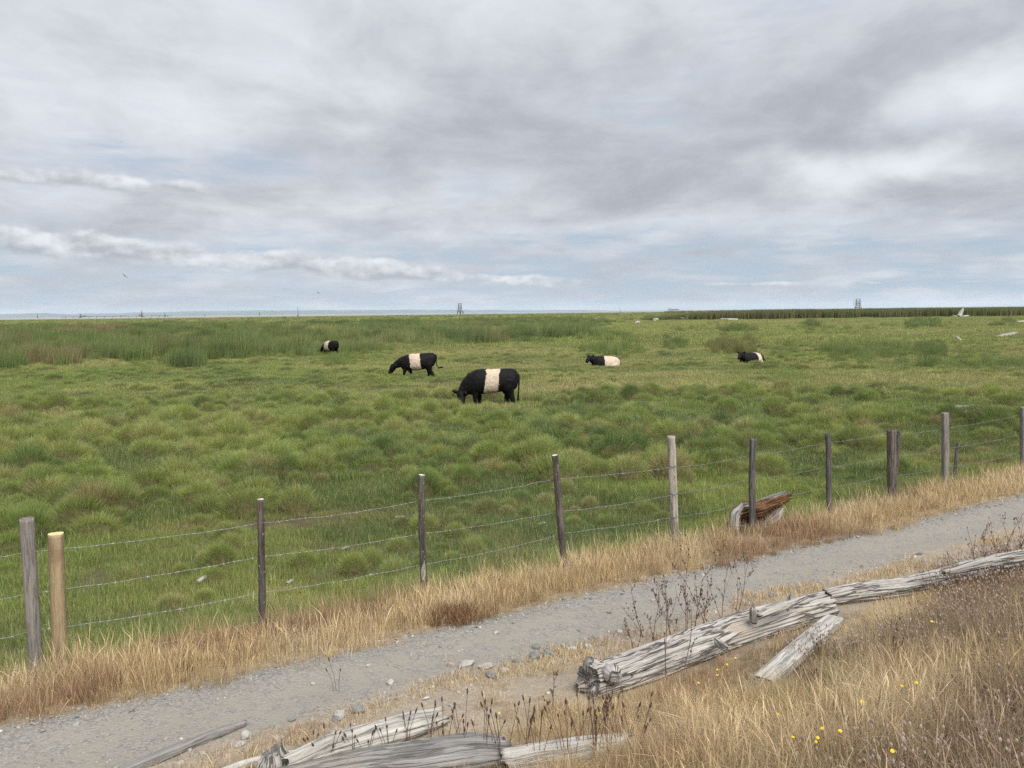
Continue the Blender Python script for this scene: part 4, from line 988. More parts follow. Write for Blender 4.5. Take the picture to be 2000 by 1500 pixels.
# ------------------------------------------------------------------ driftwood out in the pasture
def field_wood():
    S = [('driftwood_chip', [(386, 1136), (398, 1128), (413, 1120)], [.035, .05, .02], 'pale', 'bleached driftwood chip on the grazed grass near the bark post', .6),
         ('driftwood_chip', [(560, 1140), (570, 1133)], [.03, .025], 'pale', 'little white wood chip just beyond the second wire', .8),
         ('driftwood_stick', [(337, 1172), (346, 1166), (355, 1161)], [.008, .009, .006], 'greywood', 'small straight twig on the grazed grass near the new post', 1),
         ('driftwood_stick', [(1038, 1074), (1050, 1080), (1064, 1078), (1088, 1069)], [.015, .024, .024, .012], 'pale', 'curved forked driftwood branch lying in short grass beside the leaning post', 1),
         ('driftwood_stick', [(905, 1118), (930, 1120), (955, 1119), (978, 1112)], [.014, .020, .022, .014], 'silver', 'bent grey driftwood branch lying along the lowest wire', 1),
         ('driftwood_chip', [(772, 1010), (789, 1009)], [.03, .03], 'pale', 'flat pale wood chip on bare brown soil', .7),
         ('driftwood_chip', [(666, 1073), (681, 1068)], [.03, .03], 'silver', 'grey wood chip under the middle wire', .7),
         ('driftwood_chip', [(1050, 1024), (1063, 1021)], [.025, .028], 'pale', 'small pale chip lying left of the leaning post', .8),
         ('driftwood_log', [(1850, 806), (1868, 803), (1890, 799), (1910, 796)], [.16, .19, .15, .09], 'silver', 'split driftwood log with dark hollow end behind the square post', 1.6),
         ('driftwood_stick', [(1984, 799), (1998, 799)], [.03, .03], 'pale', 'pale driftwood stick beside the end post', 1),
         ('driftwood_log', [(1944, 659), (1960, 656), (1978, 653), (1992, 650)], [.12, .22, .26, .12], 'silver', 'long grey driftwood trunk resting in the far right pasture', .9),
         ('driftwood_log', [(1862, 656), (1870, 660), (1878, 666)], [.14, .15, .10], 'pale', 'short bleached driftwood log lying alone in the pasture', .9),
         ('driftwood_log', [(1159, 623), (1175, 623), (1190, 623)], [.22, .25, .2], 'pale', 'long white driftwood log in the pale clearing', .6),
         ('driftwood_branch', [(1198, 624), (1205, 620), (1212, 616)], [.16, .15, .1], 'pale', 'leaning white driftwood branch at the clearing edge', .2),
         ('driftwood_branch', [(1203, 624), (1209, 621), (1214, 619)], [.14, .12, .08], 'silver', 'thin grey branch leaning beside the white one', .2),
         ('driftwood_log', [(1241, 632), (1246, 628), (1250, 632)], [.12, .2, .12], 'pale', 'bent white driftwood knee sticking out of the grass', .2),
         ('driftwood_log', [(1246, 631), (1254, 632)], [.16, .12], 'greywood', 'dark grey driftwood piece behind the bent white knee', .6),
         ('driftwood_log', [(1408, 624), (1424, 624), (1440, 624)], [.2, .22, .18], 'pale', 'straight white driftwood log below the far fence posts', .6),
         ('driftwood_log', [(1279, 624), (1284, 624)], [.3, .25], 'pale', 'small pale driftwood lump before the dark reeds', .6),
         ('driftwood_log', [(1828, 619), (1842, 617), (1850, 616)], [.12, .18, .2], 'silver', 'low grey driftwood log trailing from the root pile', .6),
         ('driftwood_log', [(1880, 618), (1892, 617), (1903, 617)], [.2, .18, .12], 'pale', 'pale driftwood pole right of the root pile', .6),
         ('driftwood_log', [(1987, 629), (2003, 628)], [.14, .16], 'pale', 'pale driftwood pole at the pasture edge', .8)]
    for i, (nm, pix, rad, mt, lab, sk) in enumerate(S):
        if pix[0][1] < 640: rad = [q * 1.6 for q in rad]
        log_px(nm, pix, rad, 400 + i, MAT[mt], lab, 'driftwood', sink=-.3 if pix[0][1] < 640 else -.25 if max(rad) < .06 else (1 - sk if sk != 1 else 0.0), nu=40, nv=18 if max(rad) > .05 else 16, groove=.16 if max(rad) > .05 else .3, cracks=3, jag=min(.05, max(rad) * .9), flat=.5 if 'chip' in nm else 1.0, square=3.0 if 'chip' in nm else 2.0)
    # root piles
    def pile(px, py, sc, sd, label, arms):
        b0 = flat(px, py); b0[2] = hz(b0[0], b0[1]); e = empty('driftwood_root_pile', b0); r = np.random.default_rng(sd)
        tag(e, label, 'driftwood')
        for (ang, el, L, r0, mt) in arms:
            dv = np.array([math.cos(ang) * math.cos(el), .4 * math.sin(ang * 3), math.sin(el)]); q = np.array([r.uniform(-.6, .6), r.uniform(-.3, .3), .05]) * sc
            wood('root', [q, q + dv * L * .5 * sc + [0, 0, .05], q + dv * L * sc], np.array([r0, r0 * .8, r0 * .45]) * sc, sd + int(L * 100) + int(ang * 10), MAT[mt], e, nu=24, nv=14, groove=.2, cracks=2, jag=.06)
    pile(1345, 626, 1.6, 501, 'tangled grey driftwood root pile in front of the dark reeds', [(3.0, .25, 2.2, .22, 'pale'), (.3, .35, 1.5, .3, 'greywood'), (2.4, .1, 1.4, .3, 'greywood'), (.1, .1, 2.0, .24, 'silver'), (1.2, .9, 1.3, .16, 'greywood'), (.6, .55, 1.6, .14, 'silver'), (3.3, .05, 1.5, .22, 'greywood')])
    pile(1868, 620, 1.6, 521, 'grey root pile with a thick pale trunk end jutting up', [(.75, .75, 2.3, .55, 'pale'), (2.9, .12, 2.2, .3, 'greywood'), (.2, .1, 1.6, .35, 'greywood'), (2.6, .3, 1.6, .25, 'greywood'), (3.2, .02, 3.4, .16, 'silver')])
field_wood()

# ------------------------------------------------------------------ cattle
def cow_mat(name, b0, b1, tilt=0.0):
    m, g, b = new_mat(name)
    oc = g.node('ShaderNodeTexCoord').outputs['Object']; x, y, z = g.sep(oc)
    wob = g.add(g.mul(g.sub(g.noise(oc, 4.0, 4.0, .6), .5), .22), g.mul(g.sub(g.noise(oc, 28.0, 3.0), .5), .05), g.mul(z, tilt))
    xx = g.add(x, wob); belt = g.mul(g.ss(xx, b0 - .012, b0 + .012), g.ss(xx, b1 + .012, b1 - .012))
    cur = g.noise(g.vm('MULTIPLY', oc, (1, 1, .7)), 16.0, 5.0, .7); dirt = g.noise(oc, 3.0, 4.0, .6)
    cream = g.mix(g.ss(cur, .3, .7), (.36, .285, .21), (.56, .47, .37)); cream = g.mix(g.ss(dirt, .5, .72, 0, .6), cream, (.33, .26, .19))
    blk = g.mix(g.ss(cur, .35, .75), (.0035, .0032, .0035), (.010, .009, .009))
    g.L.new(g.mix(belt, blk, cream), b.inputs['Base Color']); b.inputs['Roughness'].default_value = .6; b.inputs['Specular IOR Level'].default_value = .12
    g.L.new(g.bump(g.noise(oc, 40.0, 4.0, .7), .6, .02), b.inputs['Normal']); return m

def ell_loft(rings, n=24):
    """rings: (x, top, bottom, half width) along the spine, egg shaped sections"""
    V, Fc = [], []
    for (x, t, b, w) in rings:
        for k in range(n):
            a = 2 * math.pi * k / n; zz = math.sin(a); yy = math.cos(a); e = .85
            V.append((x, math.copysign(abs(yy) ** e, yy) * w * (1 - .10 * zz), (t + b) / 2 + math.copysign(abs(zz) ** .9, zz) * (t - b) / 2))
    for i in range(len(rings) - 1):
        for k in range(n): Fc.append((i * n + k, i * n + (k + 1) % n, (i + 1) * n + (k + 1) % n, (i + 1) * n + k))
    Fc.append(tuple(range(n))[::-1]); Fc.append(tuple(range((len(rings) - 1) * n, len(rings) * n))); return V, Fc

def limb(pts, rads, ay=1.0, n=12):
    pts = np.asarray(pts, float); m = 5; t = np.linspace(0, len(pts) - 1, (len(pts) - 1) * m + 1); i = np.arange(len(pts))
    P3 = np.stack([np.interp(t, i, pts[:, k]) for k in range(3)], -1); r = np.interp(t, i, rads); V, Fc = tube(P3, r, n); V = np.asarray(V)
    V[:, 1] = np.interp(np.arange(len(V)) // n, np.arange(len(P3)), P3[:, 1]) + (V[:, 1] - np.repeat(P3[:, 1], n)) * ay; return V.tolist(), Fc

def cow(label, loc, rz, rings, limbs, tail, ears, eyes, belt, tilt=0.0, scale=1.0, pitch=0.0):
    root = empty('cow', loc, rz); root.scale = (scale,) * 3; tag(root, label, 'cow')
    mt = cow_mat('cow_hide', belt[0], belt[1], tilt); mb = MB(); mb.put(*ell_loft(rings))
    for l in limbs: mb.put(*limb(*l))
    for e in ears: mb.put(*limb(e[0], e[1], 1.0, 8))
    tmp = mb.build('cow_tmp', mt); md = tmp.modifiers.new('r', 'REMESH'); md.mode = 'VOXEL'; md.voxel_size = .022
    sm = tmp.modifiers.new('s', 'SMOOTH'); sm.iterations = 4; sm.factor = .5
    dg = bpy.context.evaluated_depsgraph_get(); me = bpy.data.meshes.new_from_object(tmp.evaluated_get(dg)); bpy.data.objects.remove(tmp)
    co = np.zeros(len(me.vertices) * 3); me.vertices.foreach_get('co', co); co = co.reshape(-1, 3); no = np.zeros_like(co).ravel(); me.vertices.foreach_get('normal', no); no = no.reshape(-1, 3)
    co += no * (((fbm(co[:, 0] * 7, co[:, 1] * 7, co[:, 2] * 6, 3) - .5) * .022)[:, None] + ((vnoise(co[:, 0] * 26, co[:, 1] * 26, co[:, 2] * 22) - .5) * .005)[:, None])
    me.vertices.foreach_set('co', co.ravel()); me.update(); me.polygons.foreach_set('use_smooth', [True] * len(me.polygons))
    me.materials.clear(); me.materials.append(mt); me.name = 'body'
    bo = bpy.data.objects.new('body', me); C.objects.link(bo); bo.parent = root
    if tail:
        t = MB(); t.tube(tail[0], tail[1], 8); to = t.build('tail', mt, root, True)
        tip = np.asarray(tail[0][-1]); prev = np.asarray(tail[0][-2]); dv = (tip - prev) / np.linalg.norm(tip - prev); sw = MB(); r = np.random.default_rng(3)
        for _ in range(26):
            q = r.normal(0, .012, 3); e = dv * r.uniform(.08, .2) + r.normal(0, .03, 3); e[2] -= .03; sw.tube([tip + q - dv * .12, tip + q, tip + q + e], [.008, .008, .002], 3)
        sw.build('tail_switch', mt, to)
    for p in eyes:
        bm = bmesh.new(); bmesh.ops.create_icosphere(bm, subdivisions=2, radius=.019, matrix=Matrix.Translation(p)); em = bpy.data.meshes.new('eye'); bm.to_mesh(em); bm.free(); em.materials.append(MAT['eye'])
        eo = bpy.data.objects.new('eye', em); C.objects.link(eo); eo.parent = root
    return root
m, g, b = new_mat('eye_gloss'); b.inputs['Base Color'].default_value = (.012, .008, .006, 1); b.inputs['Roughness'].default_value = .12; MAT['eye'] = m

def leg(x, y, zt, r0, xk, xh, hind=False):
    """upper leg, joint, shank, hoof: hind legs carry the hock backwards"""
    if hind: return ([(x + .05, y * .8, zt), (x + .06, y, zt * .72), (x - .03, y, zt * .46), (xh - .01, y, zt * .22), (xh, y, .07), (xh + .025, y, 0)], [r0, r0 * .8, r0 * .42, r0 * .33, r0 * .40, r0 * .46], .8)
    return ([(x, y * .85, zt), (x, y, zt * .72), (xk, y, zt * .42), (xh, y, zt * .2), (xh, y, .07), (xh + .02, y, 0)], [r0, r0 * .72, r0 * .48, r0 * .36, r0 * .44, r0 * .5], .9)

def cattle():
    # big bull, head down in the grass, face towards the path
    rings = [(-.03, 1.20, .86, .12), (.02, 1.34, .70, .24), (.10, 1.40, .62, .32), (.3, 1.43, .60, .37), (.6, 1.42, .55, .40), (.85, 1.41, .50, .42), (1.1, 1.41, .47, .43), (1.35, 1.42, .46, .41), (1.55, 1.40, .44, .39), (1.72, 1.31, .42, .34), (1.86, 1.18, .46, .28), (1.96, 1.04, .55, .20)]
    limbs = [([(1.62, 0, .95), (1.86, -.0, .80), (2.03, .02, .60), (2.09, .06, .46)], [.40, .31, .23, .185], .85),
             ([(2.11, .04, .54), (2.13, .10, .44), (2.12, .17, .30), (2.10, .24, .17), (2.09, .27, .11)], [.18, .18, .145, .12, .095], .9),
             leg(1.58, .20, .80, .19, 1.60, 1.60), leg(1.50, -.20, .80, .19, 1.45, 1.46), leg(.28, .21, .98, .29, .2, .18, True), leg(.42, -.21, .98, .29, .38, .42, True)]
    ears = [([(2.22, .05, .55), (2.36, .05, .57), (2.48, .04, .62)], [.05, .075, .025]), ([(2.02, .16, .53), (1.95, .26, .52), (1.90, .34, .50)], [.05, .07, .025])]
    p = flat(957, 788); p[2] = hz(p[0], p[1])
    cow('large black bull with cream belt grazing head down, biggest of the cattle', p + np.array([1.05, 0, -.02]), math.pi, rings, limbs, ([(.0, 0, 1.22), (-.05, 0, 1.15), (-.06, 0, .9), (-.04, 0, .6), (-.02, 0, .32)], [.05, .04, .03, .026, .02]), ears, [(2.22, .17, .41), (2.06, .25, .40)], (.78, 1.30), .10)
    # slimmer cow stepping forward, head lowered
    rings = [(-.02, 1.08, .84, .09), (.03, 1.18, .68, .19), (.12, 1.25, .56, .27), (.3, 1.26, .52, .33), (.55, 1.24, .44, .37), (.8, 1.23, .38, .41), (1.0, 1.22, .37, .41), (1.2, 1.21, .38, .37), (1.4, 1.18, .36, .33), (1.55, 1.10, .37, .28), (1.66, 1.0, .42, .22), (1.73, .9, .5, .15)]
    limbs = [([(1.42, 0, .84), (1.68, 0, .80), (1.90, 0, .70), (2.06, 0, .62)], [.33, .26, .20, .16], .8),
             ([(2.06, 0, .63), (2.14, 0, .54), (2.23, 0, .39), (2.31, 0, .26), (2.33, 0, .22)], [.155, .165, .135, .105, .085], .85),
             leg(1.48, .17, .68, .16, 1.56, 1.58), leg(1.40, -.17, .68, .16, 1.28, 1.20), leg(.28, .18, .82, .25, .12, .13, True), leg(.40, -.18, .82, .25, .38, .36, True)]
    ears = [([(2.02, .12, .64), (1.97, .22, .62), (1.94, .30, .58)], [.035, .05, .018]), ([(2.02, -.12, .64), (1.97, -.22, .62), (1.94, -.30, .58)], [.035, .05, .018])]
    p = flat(808, 738); p[2] = hz(p[0], p[1]); base = dict(rings=rings, limbs=limbs)
    cow('black heifer with cream belt walking with lowered head and flicking tail', p + np.array([1.18, 0, -.02]), math.pi, rings, limbs, ([(0, 0, 1.16), (-.05, 0, 1.05), (-.04, .02, .8), (-.07, .02, .62), (-.16, .02, .47), (-.26, .02, .50)], [.045, .035, .026, .024, .022, .018]), ears, [(2.18, .135, .52), (2.18, -.135, .52)], (.60, 1.12), -.14, 1.06)
    # one half hidden among the reeds
    q = at_depth(640, 690, 62.0); q[2] = hz(q[0], q[1])
    cow('belted black cow half hidden in tall reeds with only back showing', q + np.array([.80, -.1, 0]), math.pi - .75, rings, limbs, ([(0, 0, 1.16), (-.05, 0, 1.05), (-.05, .02, .8), (-.05, .02, .5)], [.045, .035, .026, .02]), ears, [], (.62, 1.30), -.1)
    # resting cattle: body on the grass, legs folded under
    rings = [(-.05, .50, .16, .10), (.03, .62, .0, .24), (.15, .72, -.05, .36), (.35, .79, -.05, .46), (.6, .82, -.05, .52), (.9, .83, -.05, .53), (1.2, .84, -.04, .48), (1.45, .84, 0, .42), (1.6, .80, .06, .33), (1.72, .72, .16, .22)]
    def lying(nm, px, py, L, belt, yaw, turn, label, mat_tilt=0.0):
        c_, s_ = math.cos(turn), math.sin(turn); hx, hy = 1.86, 0.0
        def H(f, l, z): return (hx + f * c_ - l * s_, hy + f * s_ + l * c_, z)
        limbs = [([(1.5, 0, .52), (1.68, 0, .62), (1.80, 0, .72), H(0, 0, .76)], [.30, .25, .20, .165], .85),
                 ([H(0, 0, .78), H(.10, 0, .74), H(.24, 0, .62), H(.36, 0, .52), H(.41, 0, .49)], [.14, .15, .12, .10, .085], .9),
                 ([(1.45, .25, .12), (1.75, .27, .08), (1.85, .25, .05), (1.62, .24, .04)], [.13, .09, .07, .06], 1.0), ([(1.45, -.25, .12), (1.7, -.30, .08), (1.6, -.30, .05)], [.13, .09, .06], 1.0),
                 ([(.25, .30, .25), (.55, .46, .16), (.75, .50, .08), (.55, .55, .05)], [.24, .16, .09, .06], 1.0)]
        ears = [([H(-.03, .12, .84), H(-.05, .22, .88), H(-.06, .31, .90)], [.04, .058, .02]), ([H(-.03, -.12, .84), H(-.05, -.22, .88), H(-.06, -.31, .90)], [.04, .058, .02])]
        p = flat(px, py); p[2] = hz(p[0], p[1]); off = np.array([math.cos(yaw), math.sin(yaw), 0]) * -.9
        cow(label, p + off + np.array([0, 0, -.13]), yaw, rings, limbs, ([(-.04, .0, .42), (-.12, .06, .25), (-.1, .2, .1), (.02, .34, .05)], [.04, .03, .024, .02]), ears, [H(.1, .14, .80), H(.1, -.14, .80)], belt, mat_tilt)
    lying('a', 1182, 715, 1.9, (-.04, 1.02), math.pi + .12, .75, 'resting cow with black forequarters and wide cream hind part lying in grass')
    lying('b', 1468, 711, 1.6, (.52, .90), math.pi + .55, .35, 'resting black cow with narrow cream belt and raised head', .1)
cattle()

# ------------------------------------------------------------------ small foreground plants and stones
def plants():
    # dead branching weeds behind and around the big log
    def weed(px, py, hgt, sd, lean, label, grp):
        b0 = hit(px, py); r = np.random.default_rng(sd); e = empty('dead_weed', b0); tag(e, label, 'weed', grp); st_, bud = MB(), MB()
        def br(p, d, L, rad, lv):
            n = 6; pts = [p]
            for i in range(n): d = d + r.normal(0, .07, 3); d[2] += .03; d /= np.linalg.norm(d); pts.append(pts[-1] + d * L / n)
            st_.tube(pts, np.linspace(rad, rad * .45, n + 1), 4)
            if lv < 2:
                for k in range(r.integers(2, 5) if lv == 0 else r.integers(1, 3)):
                    j = r.integers(2, n + 1); a = r.uniform(0, 6.28); nd = d * .8 + np.array([math.cos(a), math.sin(a), .3]) * .5; br(pts[j], nd / np.linalg.norm(nd), L * r.uniform(.25, .5), rad * .6, lv + 1)
            for k in range(3 if lv else 2):
                j = pts[r.integers(2, n + 1)] + r.normal(0, .005, 3); bud.tube([j, j + [0, 0, .008] + r.normal(0, .003, 3), j + [0, 0, .017]], [.0015, .0048, .001], 4)
        br(np.zeros(3), np.array([lean, r.normal(0, .1), 1.0]), hgt, .0038, 0); br(np.array([.01, 0, 0]), np.array([lean * .5 + r.normal(0, .25), r.normal(0, .2), 1.0]), hgt * r.uniform(.5, .85), .003, 1)
        st_.build('stem', MAT['stalk'], e); tag(bud.build('seed_buds', MAT['seed'], e), kind='stuff')
    WL = lambda h: ('tall' if h > .65 else ('knee high' if h > .53 else 'low')) + ' dead reddish brown branching weed beside the big silver log'
    W = [(1255, 1245, .55, -.25), (1275, 1262, .48, .1), (1310, 1250, .62, -.15), (1340, 1245, .75, -.05), (1352, 1250, .70, .15), (1385, 1238, .6, -.3), (1410, 1225, .72, -.1), (1432, 1222, .68, .35), (1300, 1330, .62, -.12), (1335, 1320, .6, .2), (1240, 1290, .4, -.2), (1370, 1232, .5, .3)]
    for i, (u, v, h, l) in enumerate(W): weed(u, v, h * .8, 600 + i, l, WL(h), 'dead weeds by the log')
    for i, (u, v, h, l) in enumerate([(1905, 1135, .5, .05), (1960, 1120, .62, .0), (1925, 1125, .42, -.2), (1985, 1110, .45, .1)]): weed(u, v, h, 640 + i, l, 'tall dead stalk rising behind the twisted log', 'dead stalks behind the twisted log')
    for i, (u, v, h, l) in enumerate([(1185, 1440, .34, .0), (1560, 1400, .3, .1), (1735, 1330, .3, -.1), (1080, 1395, .26, .1)]): weed(u, v, h, 660 + i, l, 'thin dead weed on the grassy slope', 'dead weeds on the slope')
    # ribwort plantain: leafless stalks with brown seed heads
    def plantain(px, py, n, hgt, sd):
        b0 = hit(px, py); r = np.random.default_rng(sd); e = empty('plantain', b0); wh_ = 'by the pale half buried log' if px > 1000 else ('in front of the broad dark grey log' if px > 850 else ('alone in the gravel margin' if py < 1400 else 'along the bleached split log')); tl = 'tall' if hgt > .26 else ('low' if hgt < .15 else 'mid height')
        tag(e, '%s dry plantain with dark seed heads %s' % (tl, wh_), 'plantain', 'seeding plantains ' + wh_)
        for i in range(n):
            h = hgt * r.uniform(.6, 1.1); a = r.uniform(0, 6.28); ln = r.uniform(.05, .35); q = np.array([math.cos(a), math.sin(a), 0]) * r.uniform(0, .04)
            tip = q + np.array([math.cos(a) * ln * h, math.sin(a) * ln * h, h]); mid = (q + tip) / 2 + np.array([math.cos(a), math.sin(a), 0]) * -.012
            st_ = MB(); st_.tube([q, mid, tip], [.0019, .0017, .0015], 4); so = st_.build('stalk', MAT['stalk'], e)
            d = (tip - mid) / np.linalg.norm(tip - mid); L = r.uniform(.022, .04); hd = MB(); hd.tube([tip, tip + d * L * .25, tip + d * L * .7, tip + d * L], [.0025, .0055, .0046, .001], 6); hd.build('seed_head', MAT['seed'], so)
    PL = [(1165, 1490, 6, .34), (1140, 1485, 6, .30), (1190, 1480, 5, .32), (1110, 1500, 5, .3), (1050, 1500, 5, .3), (1020, 1495, 4, .28), (945, 1500, 4, .34), (905, 1500, 5, .3), (870, 1498, 4, .32), (840, 1440, 3, .2), (795, 1452, 3, .22), (760, 1470, 3, .16), (720, 1480, 3, .15), (690, 1478, 3, .14), (640, 1490, 3, .16), (610, 1480, 2, .14), (1215, 1470, 4, .26), (1240, 1490, 4, .3), (980, 1500, 4, .34), (660, 1350, 1, .2)]
    for i, (u, v, n, h) in enumerate(PL): plantain(u, v, n + 2, h * 1.1, 700 + i)
    # yellow flowers
    ym = plain_mat('yellow_petal', (.75, .55, .015), (.85, .66, .03), 50, .6); yc = plain_mat('flower_centre', (.6, .36, .01), (.7, .45, .02), 90)
    gm = plain_mat('flower_stem', (.10, .14, .04), (.16, .18, .06), 20)
    FL = [(1436, 1285), (1420, 1298), (1401, 1308), (1401, 1319), (1364, 1334), (1520, 1395), (1606, 1423), (1641, 1428), (1549, 1440), (1597, 1441), (1594, 1449), (1684, 1371), (1743, 1467), (1790, 1334), (1762, 1340), (1820, 1214), (975, 1393), (257, 1333), (780, 1187), (1172, 1393)]
    for i, (u, v) in enumerate(FL):
        r = np.random.default_rng(800 + i); h = r.uniform(.20, .30) if u > 300 else .12; tip = hit(u, v, h); b0 = tip.copy(); b0[:2] += r.normal(0, .02, 2); b0[2] = hz(b0[0], b0[1]); e = empty('yellow_flower', b0)
        if 1340 < u < 1460: lab, gp = 'small yellow flower blooming just below the big silver log', 'yellow flowers below the log'
        elif u > 1460: lab, gp = 'small yellow flower dotted in dry clover on the slope', 'yellow flowers on the slope'
        else: lab, gp = {975: 'lone tiny yellow flower between plantains and log', 257: 'single yellow flower in the fence strip by the tan post', 780: 'single yellow flower at the foot of the bark post', 1172: 'tiny yellow flower right beside the knobbly log end'}[u], None
        tag(e, lab, 'flower', gp); sc = (.4 if u < 1300 else .5) * r.uniform(.8, 1.15)
        t_ = tip - b0; sm = MB(); sm.tube([(0, 0, 0), t_ * .5 + r.normal(0, .006, 3), t_], [.0015, .0013, .0012], 4); sm.build('stem', gm, e)
        ax = Vector((r.normal(0, .3), -.35 + r.normal(0, .2), 1)).normalized().to_track_quat('Z', 'Y').to_matrix(); pt = MB()
        for ringi, (n, L) in enumerate(((13, .0165), (9, .011))):
            for k in range(n):
                a = 2 * math.pi * (k + .5 * ringi) / n; w = .0032; q = lambda rr, ww, zz: np.array(ax @ Vector((math.cos(a) * rr - math.sin(a) * ww, math.sin(a) * rr + math.cos(a) * ww, zz))) * sc + t_
                pt.put([q(.002, 0, .001), q(L * .6, -w, .003 + ringi * .002), q(L, 0, .004 + ringi * .003), q(L * .6, w, .003 + ringi * .002)], [(0, 1, 2, 3)])
        pt.build('petals', ym, e); ct = MB(); ct.tube([t_ - [0, 0, .003], t_ + [0, 0, .002], t_ + [0, 0, .0045]], [.003 * sc, .005 * sc, .002 * sc], 8); ct.build('flower_centre', yc, e)
    # stones along the path
    sg = plain_mat('stone_grey', (.12, .125, .125), (.24, .24, .23), 9, .85, 0, .5); sl = plain_mat('stone_light', (.26, .255, .235), (.38, .37, .34), 9, .85, 0, .5); sb = plain_mat('stone_buff', (.24, .20, .15), (.36, .31, .24), 9, .85, 0, .5)
    SP = [(480, 1437, .05, 1), (467, 1453, .035, 1), (665, 1396, .05, 1), (700, 1386, .055, 0), (658, 1404, .035, 0), (912, 1296, .06, 1), (950, 1302, .05, 1), (1045, 1281, .06, 0), (1069, 1278, .05, 0), (1046, 1263, .045, 0), (1105, 1259, .04, 0), (1118, 1266, .04, 1), (960, 1319, .045, 0), (761, 1332, .04, 1), (1797, 1081, .04, 0), (1509, 1162, .045, 0), (985, 1310, .04, 1), (1150, 1262, .04, 1), (880, 1298, .04, 2), (1010, 1290, .035, 0), (820, 1330, .035, 2), (570, 1405, .03, 0), (395, 1470, .03, 1), (545, 1440, .035, 2), (1210, 1232, .03, 1), (640, 1412, .03, 2), (610, 1335, .02, 1), (970, 1235, .03, 1), (860, 1262, .02, 0), (1275, 1172, .025, 1), (1190, 1196, .025, 0), (720, 1300, .022, 1), (880, 1100, .045, 3), (725, 1124, .045, 3), (1187, 1047, .035, 3)]
    for i, (u, v, rad, ty) in enumerate(SP):
        p = hit(u, v, rad * .3); r = np.random.default_rng(900 + i); bm = bmesh.new(); bmesh.ops.create_icosphere(bm, subdivisions=3, radius=1); sc = np.array([r.uniform(.8, 1.25), r.uniform(.7, 1.0), r.uniform(.45, .65)]) * rad
        co = np.array([v_.co for v_ in bm.verts]); dn = 1 + (fbm(co[:, 0] * 1.6 + i * 5, co[:, 1] * 1.6, co[:, 2] * 1.6, 3) - .5) * .9
        for _ in range(7):
            nn = r.normal(size=3); nn /= np.linalg.norm(nn); k = co @ nn; dn = np.where(k > .72, np.minimum(dn, .72 / np.maximum(k, .72)), dn)
        co = co * dn[:, None] * sc; Fc = [tuple(v_.index for v_ in f.verts) for f in bm.faces]; bm.free()
        ob = mesh_obj('stone', co, Fc, (sg, sl, sb, sl)[ty], loc=p); ob.rotation_euler = (0, 0, r.uniform(0, 6))
        if ty == 3: tag(ob, 'small pale stone on the grazed grass beyond the fence', 'stone', 'pale stones beyond the fence')
        else: tag(ob, '%s %s stone lying in the gravel %s' % ('fist sized' if rad > .048 else ('egg sized' if rad > .032 else 'small'), ('dark grey', 'light grey', 'buff brown')[ty], 'on the footpath' if sdist(p[0], p[1]) > 5.1 else 'margin below the footpath'), 'stone', ('dark grey path stones', 'light grey path stones', 'buff path stones')[ty])
plants()

